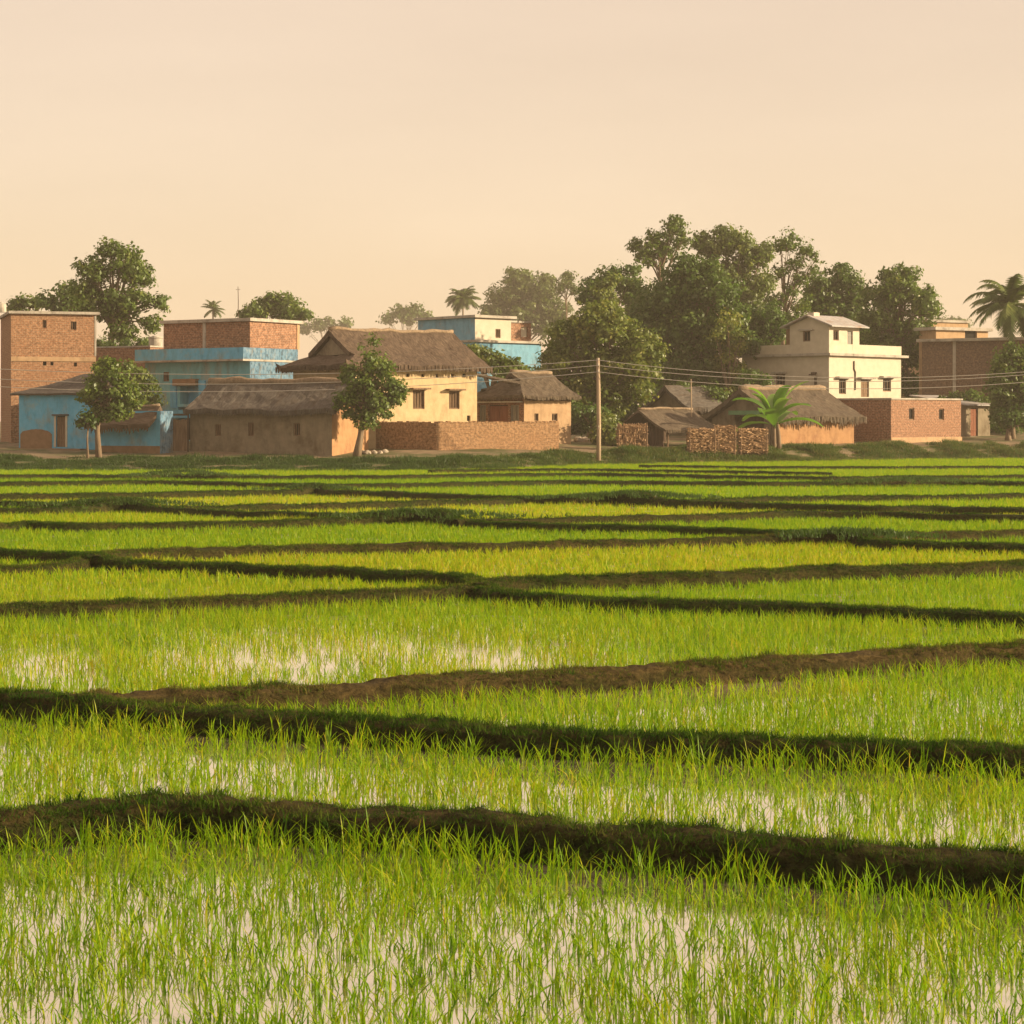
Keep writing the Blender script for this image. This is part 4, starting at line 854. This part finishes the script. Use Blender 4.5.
b3.shell('wall', TAN, 0, 0, b3.u(968), 5, -1, b3.z(322), top=False); b3.slab('roof_slab', CONC, -.2, -.2, b3.u(968) + .2, 5.2, b3.z(322), b3.z(322) + .25)
b = Bld('lean_to', 'low hut with pale tin roof beside the flat brick hut', 'hut', 966, 150, 40, 436)
V1 = b.v(917); U1 = b.u(990); z1 = b.z(406); dr = b.rect('R', 0, 970.5, 408, 978, 436)
b.shell('wall', MUDW, 0, 0, U1, V1, -.8, z1, opR=[dr], top=True); b.door('R', 0, dr, RUSTW)
mb = MB(); a = [Vector(q) for q in ((-.4, -.5, z1 + .02), (U1 + .4, -.5, z1 + .02), (U1 + .4, V1 + .4, z1 + .75), (-.4, V1 + .4, z1 + .75))]; c_ = [q + Vector((0, 0, .08)) for q in a]
mb.quad(*a[::-1]); mb.quad(*c_)
for q in range(4): mb.quad(a[q], a[(q + 1) % 4], c_[(q + 1) % 4], c_[q])
mb.build('roof', TIN, b.root)
# --- brushwood stacks
def stack(label, p0, p1, top, bot, Y, th=.7, ang=0., vert=False, n=900):
    x0, x1 = PX(p0, Y), PX(p1, Y); zb = PZ(bot, Y); h = PZ(top, Y) - zb; Lx = x1 - x0
    o = tag(empty('brushwood_stack', ((x0 + x1) / 2, Y, zb), R(ang)), label, 'brushwood', 'stacks of brushwood')
    mb = MB(); mb.box(-Lx / 2 + .1, .12, -.3, Lx / 2 - .1, th - .1, h - .12); core = mb.build('core', DARKW, o)
    mb = MB()
    for q in range(n):
        ln = random.uniform(.15, .5); z_ = random.uniform(-.05, h + .02); x = random.uniform(-Lx / 2, Lx / 2); y = random.choice((random.uniform(-.06, .12), random.uniform(-.05, th)))
        d = Vector((random.gauss(0, .25), random.gauss(0, .35), 1)) if vert and random.random() < .7 else Vector((1, random.gauss(0, .5), random.gauss(0, .28)))
        d = d.normalized() * ln / 2; c = Vector((max(-Lx / 2 + ln * .3, min(Lx / 2 - ln * .3, x)), y, max(.05, min(h - (ln * .4 if vert else 0), z_)) + random.uniform(-.03, .1)))
        r_ = random.uniform(.010, .036); mb.tube([c - d, c + Vector((0, 0, random.uniform(-.03, .03))), c + d], [r_, r_ * .9, r_ * .7], 5)
    mb.build('sticks', STICK, o)
    mb = MB()
    for x in (-Lx / 2 + .08, Lx / 2 - .08): mb.tube([(x, -.05, -.3), (x + .02, -.06, h * .6), (x, -.05, h + .15)], [.045, .04, .035], 6)
    mb.build('stakes', WOOD, o)
stack('upright brushwood stack left of the open shed', 617, 648, 425, 452, 125.0, vert=True, ang=4)
stack('widest brushwood stack right in front of the shed eave', 688, 716, 430, 454, 123.6, ang=6, n=1000)
stack('taller middle brushwood stack right of the shed', 716, 736, 427, 453.5, 123.9, ang=4, n=800)
stack('brushwood stack nearest the banana plant', 739, 768, 430, 453.5, 124.2, ang=8)
# --- rocks
def rocks(label, px, row, Y, spread, n, s):
    bx = PX(px, Y); zb = zg(bx, Y); o = tag(empty('stone_heap', (bx, Y, zb)), label, 'stones')
    for q in range(n):
        c = Vector((random.gauss(0, spread), random.gauss(0, spread * .6), random.uniform(.02, .12))); r_ = s * random.uniform(.5, 1.2)
        bm = bmesh.new(); bmesh.ops.create_icosphere(bm, subdivisions=2, radius=r_)
        for v in bm.verts: v.co = v.co * (1 + .35 * noise.noise(v.co * 4 / s + Vector((q * 7, 0, 0)))); v.co.z *= .75; v.co += c
        me = bpy.data.meshes.new('stone'); bm.to_mesh(me); bm.free(); link('stone', me, ROCK, o)
rocks('heap of pale stones on the path behind the wooden pole', 582, 438, 133, .7, 16, .24)
rocks('few pale stones at the foot of the tree beside the compound wall', 371, 455, 117, .45, 8, .17)
# --- pole and wires
YP = 118.0; xp = PX(598.5, YP); zb = zg(xp, YP); zt = PZ(358, YP)
def pole(x, y, label):
    zb = zg(x, y); o = tag(empty('utility_pole', (x, y, zb)), label, 'utility pole')
    mb = MB(); mb.tube([(0, 0, -.6), (.02, 0, 2), (0, 0, 4), (-.03, 0, zt - zb)], [.13, .12, .11, .09], 10); mb.build('post', POLEW, o, smooth=True)
    for k, dz in enumerate((.12, .42, .78)):
        mb = MB(); mb.tube([(-.03 + .0, -.1, zt - zb - dz), (-.03, -.2, zt - zb - dz), (-.03, -.2, zt - zb - dz + .12)], [.03, .035, .045], 7); mb.build('insulator', CONC, o)
    return o
pole(xp, YP, 'weathered wooden utility pole on the bank carrying three wires')
xl, xr = PX(-215, YP), PX(1150, YP)
def wirerun(name, x0, z0, x1, z1, sag, label):
    mb = MB(); n_ = 48; pts = [(x0 + (x1 - x0) * q / n_, YP - .2, z0 + (z1 - z0) * q / n_ - sag * 4 * (q / n_) * (1 - q / n_)) for q in range(n_ + 1)]
    mb.tube(pts, [.018] * (n_ + 1), 5); o = mb.build(name, WIRE); tag(o, label, 'wire', 'overhead wires'); return o
for (dz, nm, dl, dr, zl, zr_) in ((.12, 'highest', .98, 1.05, .35, .1), (.42, 'middle', 1.13, 1.02, .15, .25), (.78, 'lowest', 1.17, 1.05, .1, .2)):
    wirerun('power_line', xp - .03, zt - dz, xl, zt - dz + zl, dl, nm + ' of the thin wires running left from the wooden pole')
    wirerun('power_line', xp - .03, zt - dz, xr, zt - dz + zr_, dr, nm + ' of the thin wires running right from the wooden pole')
o = tag(empty('bamboo_pole', (PX(691, 131), 131, zg(PX(691, 131), 131))), 'thin bare bamboo pole standing behind the shed roof', 'pole'); mb = MB(); mb.tube([(0, 0, -.3), (.03, 0, 2), (0, 0, PZ(379, 131) - zg(PX(691, 131), 131))], [.05, .045, .03], 7); mb.build('shaft', POLEW, o); mb = MB(); mb.tube([(-.12, 0, 3.9), (.12, 0, 3.92)], [.02, .02], 5); mb.build('crosspiece', POLEW, o)
# ---------------------------------------------------------------- trees
tree('leafy_tree', 'tall open crowned tree rising behind the tall brick house', 150, [(110,452),(109,380),(111,345),(114,320)],
     [(118,262,20),(98,268,18),(85,288,16),(135,272,17),(142,298,14),(160,302,11),(118,300,22),(95,305,20),(150,322,12),(122,330,18),(112,250,14),(84,265,10),(130,252,10),(145,275,12)], LF_MID, leaf=.24, cover=.85, clump=.5, gap=.2, tr=.28, depth=.7, tint=.42)
tree('leafy_tree', 'dark low tree crown left of the tall tree, above the brick house', 172, [(60,450),(62,340)], [(68,295,16),(50,300,12),(80,305,16),(60,306,14)], LF_DEEP, leaf=.3, cover=.8)
tree('leafy_tree', 'small tree crown showing above the brick house at the left edge', 180, [(22,450),(22,330)], [(32,303,9),(14,306,10),(22,302,6),(42,302,7)], LF_MID, leaf=.3, cover=.8)
tree('hedge_bush', 'green bush growing below the tall left tree, over the brick block', 146, [(130,452),(130,370)], [(112,348,9),(128,346,8),(143,343,8),(100,346,8)], LF_DEEP, leaf=.2, cat='bush')
tree('leafy_tree', 'short tree with two part crown before the blue huts', 114, [(99,459),(98,430),(99,412),(104,400)],
     [(106,370,14),(120,377,14),(95,386,14),(112,394,17),(130,388,13),(124,404,13),(92,404,11),(110,363,9),(104,412,12),(136,400,9),(90,396,9),(118,412,9)], LF_MID, leaf=.19, cover=.7, clump=.38, gap=.24, tr=.15, tint=.42)
tree('leafy_tree', 'olive tree behind the straw eave of the blue hut', 122.5, [(140,452),(140,430),(140,408)], [(140,373,11),(148,386,11),(136,392,12),(155,398,8),(130,366,7),(146,402,9)], LF_OLIVE, leaf=.19, cover=.7, clump=.4, gap=.15, tr=.1, tint=.35)
tree('young_tree', 'thin young tree with drooping dark leaves in front of the blue hut', 113.5, [(88,459),(88,440),(88,428)], [(87,418,9),(82,423,6),(93,421,6)], LF_DEEP, leaf=.2, cover=.8, clump=.3, tr=.06, tint=.2)
tree('leafy_tree', 'dense tree standing against the cream house wall', 115.5, [(356,459),(360,437),(363,420),(366,405)],
     [(366,346,10),(374,356,12),(350,372,12),(398,392,9),(343,400,8),(378,368,16),(390,384,12),(362,385,20),(352,398,14),(378,402,17),(394,398,9),(368,418,16),(350,412,8),(386,415,9),(372,343,8)], LF_MID, leaf=.19, cover=.75, clump=.38, gap=.2, tr=.2, tint=.40, depth=.6)
tree('leafy_tree', 'round topped tree behind the brick roof room', 205, [(276,450),(276,340)], [(276,306,17),(258,310,14),(294,310,15),(270,300,10),(288,301,11),(245,314,8),(304,314,8)], LF_MID, leaf=.32, cover=.9, clump=.6)
palm('small distant palm above the brick roof room', 340, 213, 309, 450, 14, n=22, droop=.9)
for lab, Y, tk, lb in (('pale hazy tree clump far behind the cream house roof', 680, (325, 350), [(318,325,9),(330,322,7),(345,325,9),(305,328,8),(338,328,7)]),
                       ('pale hazy rounded trees beside the distant blue house', 640, (405, 350), [(400,312,10),(415,310,9),(388,318,8),(425,316,8),(408,318,10)]),
                       ('far hazy tree line above the pink building', 680, (950, 350), [(940,324,8),(952,321,7),(963,323,7)])):
    tree('distant_trees', lab, Y, [(tk[0], 430), tk], lb, LF_DEEP, leaf=.9, cover=.9, clump=1.5, tr=.4, cat='tree', zb=0)
palm('distant palm with full round head behind the blue house', 330, 463, 299, 450, 20, n=54, droop=1.05, lf=.55)
tree('leafy_tree', 'big hazy tree behind the blue and white house', 400, [(522,450),(522,350)], [(522,285,20),(505,295,18),(540,295,20),(495,310,16),(530,310,26),(555,312,16),(515,275,12),(545,280,12),(510,320,20),(548,325,16)], LF_OLIVE, leaf=.6, cover=.9, clump=1.1, gap=.05, tr=.4, tint=.3)
tree('slender_tree', 'slender hazy tree with small tufted crown above the grove edge', 340, [(566,450),(567,330),(566,300)], [(564,282,11),(574,290,8),(558,290,7),(569,276,7)], LF_OLIVE, leaf=.34, cover=.6, clump=.5, gap=.2, tr=.18, tint=.3)
tree('bush', 'sunlit bush between the cream house roof and the blue house', 134, [(490,445),(490,390)], [(480,356,14),(495,362,15),(512,366,12),(525,372,9),(470,350,9),(500,372,14)], LF_OLIVE, leaf=.22, cover=.9, clump=.45, cat='bush', tint=.45)
tree('mango_tree', 'broad rounded tree directly behind the wooden pole', 139, [(600,445),(602,410),(604,385)],
     [(565,335,24),(590,322,24),(615,330,24),(640,345,22),(560,362,22),(590,355,30),(622,365,28),(648,368,15),(580,385,24),(612,392,24),(640,388,16),(556,350,18),(600,312,16),(654,352,14),(575,402,18),(605,408,18),(545,375,14)], LF_WARM, leaf=.24, cover=.9, clump=.5, gap=.03, tr=.32, tint=.48)
tree('leafy_tree', 'pale green feathery tree above the broad rounded tree', 165, [(608,445),(608,350)], [(605,290,14),(612,305,12),(600,308,12),(612,280,9)], LF_OLIVE, leaf=.25, cover=.7, clump=.5, gap=.1, tint=.55)
tree('leafy_tree', 'dark tree at the left shoulder of the tall grove', 178, [(605,445),(605,340)], [(592,285,13),(612,275,16),(628,285,16),(598,300,14),(632,270,10),(583,295,9)], LF_DEEP, leaf=.28, cover=.8, gap=.1)
tree('grove_tree', 'largest dark tree in the middle of the grove', 155, [(690,445),(690,390),(690,360)],
     [(690,285,32),(640,352,22),(640,318,18),(748,345,16),(665,300,28),(715,295,28),(655,330,28),(690,325,34),(722,330,26),(665,365,28),(700,365,32),(728,372,18),(680,268,18),(708,270,18),(738,312,12)], LF_DEEP, leaf=.26, cover=.9, clump=.6, tr=.4, tint=.36)
tree('grove_tree', 'brown tinged tree with loose foliage right of the dark grove tree', 152, [(730,445),(730,400)], [(728,320,14),(735,345,14),(722,360,14),(738,372,12),(732,390,12),(718,335,12),(742,335,10)], LF_WARM, leaf=.22, cover=.5, clump=.4, gap=.2, tint=.6)
tree('grove_tree', 'tallest open crowned tree at the top of the grove', 185, [(665,445),(662,300),(660,270)], [(672,228,15),(655,238,15),(640,248,12),(680,240,12),(650,258,13),(665,250,14),(636,243,8),(676,222,8)], LF_MID, leaf=.27, cover=.55, clump=.5, gap=.25, tr=.25, tint=.38)
tree('grove_tree', 'broad tall olive tree at the back of the grove', 190, [(735,445),(733,330)], [(712,245,18),(735,245,20),(755,258,18),(725,275,26),(755,285,22),(700,240,11),(742,305,22),(765,250,12),(725,232,10)], LF_OLIVE, leaf=.3, cover=.85, clump=.6, gap=.05, tr=.35, tint=.4)
tree('grove_tree', 'thin branching tree with lacy crown above the white house', 176, [(782,445),(783,340),(785,300)], [(790,240,13),(805,250,12),(780,245,9),(815,258,8),(795,262,12),(782,270,10),(800,278,10),(790,292,12),(812,270,8),(778,300,12),(800,305,13),(788,318,12)], LF_MID, leaf=.24, cover=.5, clump=.42, gap=.28, tr=.2, tint=.38)
tree('grove_tree', 'wide shadowy tree filling the back of the grove', 196, [(700,445),(700,350)], [(640,300,24),(665,325,28),(700,310,30),(735,330,28),(765,320,24),(650,370,26),(690,370,30),(740,375,28),(775,350,22),(620,330,18)], LF_MID, leaf=.34, cover=.8, clump=.65, tr=.35, tint=.35)
tree('grove_tree', 'broad shadowy tree between the lacy tree and the dark right tree', 188, [(850,445),(850,350)], [(800,325,20),(830,335,24),(862,330,24),(890,345,24),(815,355,20),(850,365,26),(880,380,22)], LF_MID, leaf=.34, cover=.8, clump=.65, tr=.35, tint=.3)
tree('leafy_tree', 'dense dark round tree left of the white roof room', 158, [(765,445),(765,360)], [(765,318,19),(755,330,14),(776,330,14),(765,340,14)], LF_DEEP, leaf=.22, cover=1.1, clump=.5, tint=.25)
tree('leafy_tree', 'leafy bush against the white house left wall', 147, [(755,445),(752,400)], [(752,376,9),(762,382,8),(745,384,8)], LF_DEEP, leaf=.2, cat='bush', tint=.4)
tree('grove_tree', 'middle tree behind the white roof room', 182, [(835,445),(835,330)], [(820,285,18),(845,280,18),(830,305,22),(858,295,16),(812,300,16),(838,270,9),(850,310,18)], LF_DEEP, leaf=.28, cover=.9, clump=.55, gap=.08, tint=.5)
tree('grove_tree', 'large dark tree right of the white house', 172, [(898,445),(896,390),(898,350)], [(900,290,22),(880,295,20),(920,300,20),(890,275,12),(908,272,12),(930,308,12),(875,320,24),(905,325,24),(890,350,24),(912,350,14),(882,375,18),(925,330,13),(902,382,14),(915,385,14),(910,402,13),(918,360,12)], LF_MID, leaf=.27, cover=.85, clump=.55, gap=.08, tr=.4, tint=.36)
tree('leafy_tree', 'sprawling small tree over the tin roofed hut', 153, [(968,445),(966,412)], [(955,398,8),(968,396,9),(980,402,8),(942,402,6)], LF_MID, leaf=.2, cover=.6, gap=.1, cat='tree', tint=.3)
tree('bushy_tree', 'bushy green tree at the right edge below the coconut palm', 148, [(1012,445),(1012,410)], [(1008,362,18),(1024,358,18),(996,392,14),(1002,415,14),(1020,412,16),(1000,378,14),(1018,385,20),(1004,400,16),(1030,395,20),(1012,352,10),(1035,370,16)], LF_MID, leaf=.22, cover=.9, clump=.5, tint=.38)
tree('bushy_tree', 'dim bush under the right edge tree beside the tin roofed hut', 146, [(1008,445),(1008,430)], [(1005,418,9),(1018,416,11),(1030,420,10)], LF_DEEP, leaf=.2, cover=.9, cat='bush', tint=.3)
palm('coconut palm with long drooping fronds at the right edge', 160, 1011, 304, 445, 52, n=42, droop=1.15, lf=.42, lean=.5)
tree('leafy_tree', 'low shady bush behind the wooden pole beside the tan hut', 136, [(590,443),(590,425)], [(580,410,12),(600,415,12),(612,425,10),(590,425,10)], LF_DEEP, leaf=.2, cover=.7, cat='bush', tint=.3)
tree('leafy_tree', 'shady bush behind the right end of the dim grey hut', 144, [(700,446),(700,425)], [(692,392,13),(712,396,13),(726,404,10),(702,408,12),(682,388,8)], LF_MID, leaf=.2, cover=.8, cat='bush', tint=.25)
tree('leafy_tree', 'small bush by the brushwood stack left of the shed', 129, [(610,446),(610,430)], [(604,420,8),(613,428,8),(600,436,7),(612,440,6)], LF_WARM, leaf=.18, cover=.7, cat='bush', tint=.5)
ul = []
for q in range(130):
    px_ = random.uniform(548, 800); Y_ = random.uniform(158, 176); ul.append((PX(px_, Y_), Y_, PZ(random.uniform(375, 440), Y_), random.uniform(.9, 1.8)))
for q in range(26):
    px_ = random.uniform(860, 1024); Y_ = random.uniform(152, 158); ul.append((PX(px_, Y_), Y_, PZ(random.uniform(415, 440), Y_), random.uniform(.6, 1.1)))
V, T, C = leaf_cloud(ul, .3, .5, .6, .3, .05)
tag(np_mesh('undergrowth', V, T, LF_DEEP, C), 'shady undergrowth filling the gaps below the grove trees', 'undergrowth', kind='stuff')
# --- banana plant
YB = 129.5; bx = PX(774, YB); bzb = zg(bx, YB); top = PZ(416, YB) - bzb
bp = tag(empty('banana_plant', (bx, YB, bzb)), 'bright green banana plant beside the brushwood stacks', 'banana plant')
for (dx, dy, hh) in ((0, 0, 1.0), (.35, .15, .8), (-.28, .2, .75)):
    mb = MB(); mb.tube([(dx, dy, -.2), (dx * .9, dy, top * .5 * hh), (dx * .6, dy * .6, top * hh)], [.15, .12, .08], 9); mb.build('stem', BARK, bp, smooth=True)
for q in range(15):
    az = q * 2.4 + random.uniform(-.3, .3); el = R(random.uniform(8, 66) if q % 4 else random.uniform(70, 88)); ln = random.uniform(2.4, 3.5); wd = random.uniform(.30, .42)
    pos = Vector((random.uniform(-.18, .18), random.uniform(-.1, .25), top * random.uniform(.6, 1.0))); dh = Vector((math.cos(az), math.sin(az), 0)); sd_ = Vector((-dh.y, dh.x, 0)); e = el; rows = []
    for k in range(13):
        tt = k / 12; ww = 1.15 * wd * (.12 if k < 2 else math.sin(math.pi * min(1, (tt - .08) / .95)) ** .6 + .02)
        rows.append((pos - sd_ * ww + Vector((0, 0, .35 * ww)), pos.copy(), pos + sd_ * ww + Vector((0, 0, .35 * ww))))
        pos = pos + (dh * math.cos(e) + Vector((0, 0, math.sin(e)))) * ln / 12; e -= .04 + .12 * tt
    Vv = np.array([v[:] for r_ in rows for v in r_]); Tt = []
    for k in range(12):
        for j in (0, 1): Tt.append((k * 3 + j, k * 3 + j + 1, k * 3 + j + 4, k * 3 + j + 3))
    np_mesh('leaf', Vv, np.array(Tt), LF_BANANA, np.full(len(Vv), random.uniform(.1, .9)), bp)
# ---------------------------------------------------------------- haze
m = bpy.data.materials.new('air_haze'); m.use_nodes = True; t = m.node_tree; t.nodes.remove(t.nodes['Principled BSDF'])
pv = t.nodes.new('ShaderNodeVolumePrincipled'); pv.inputs['Color'].default_value = (1.0, .88, .72, 1); pv.inputs['Density'].default_value = .00042; pv.inputs['Anisotropy'].default_value = .1
t.links.new(pv.outputs[0], t.nodes['Material Output'].inputs['Volume'])
mb = MB(); mb.box(-430, -40, -1.2, 430, 910, 31); o = mb.build('haze', m); tag(o, 'warm hazy evening air over fields and village', kind='stuff')
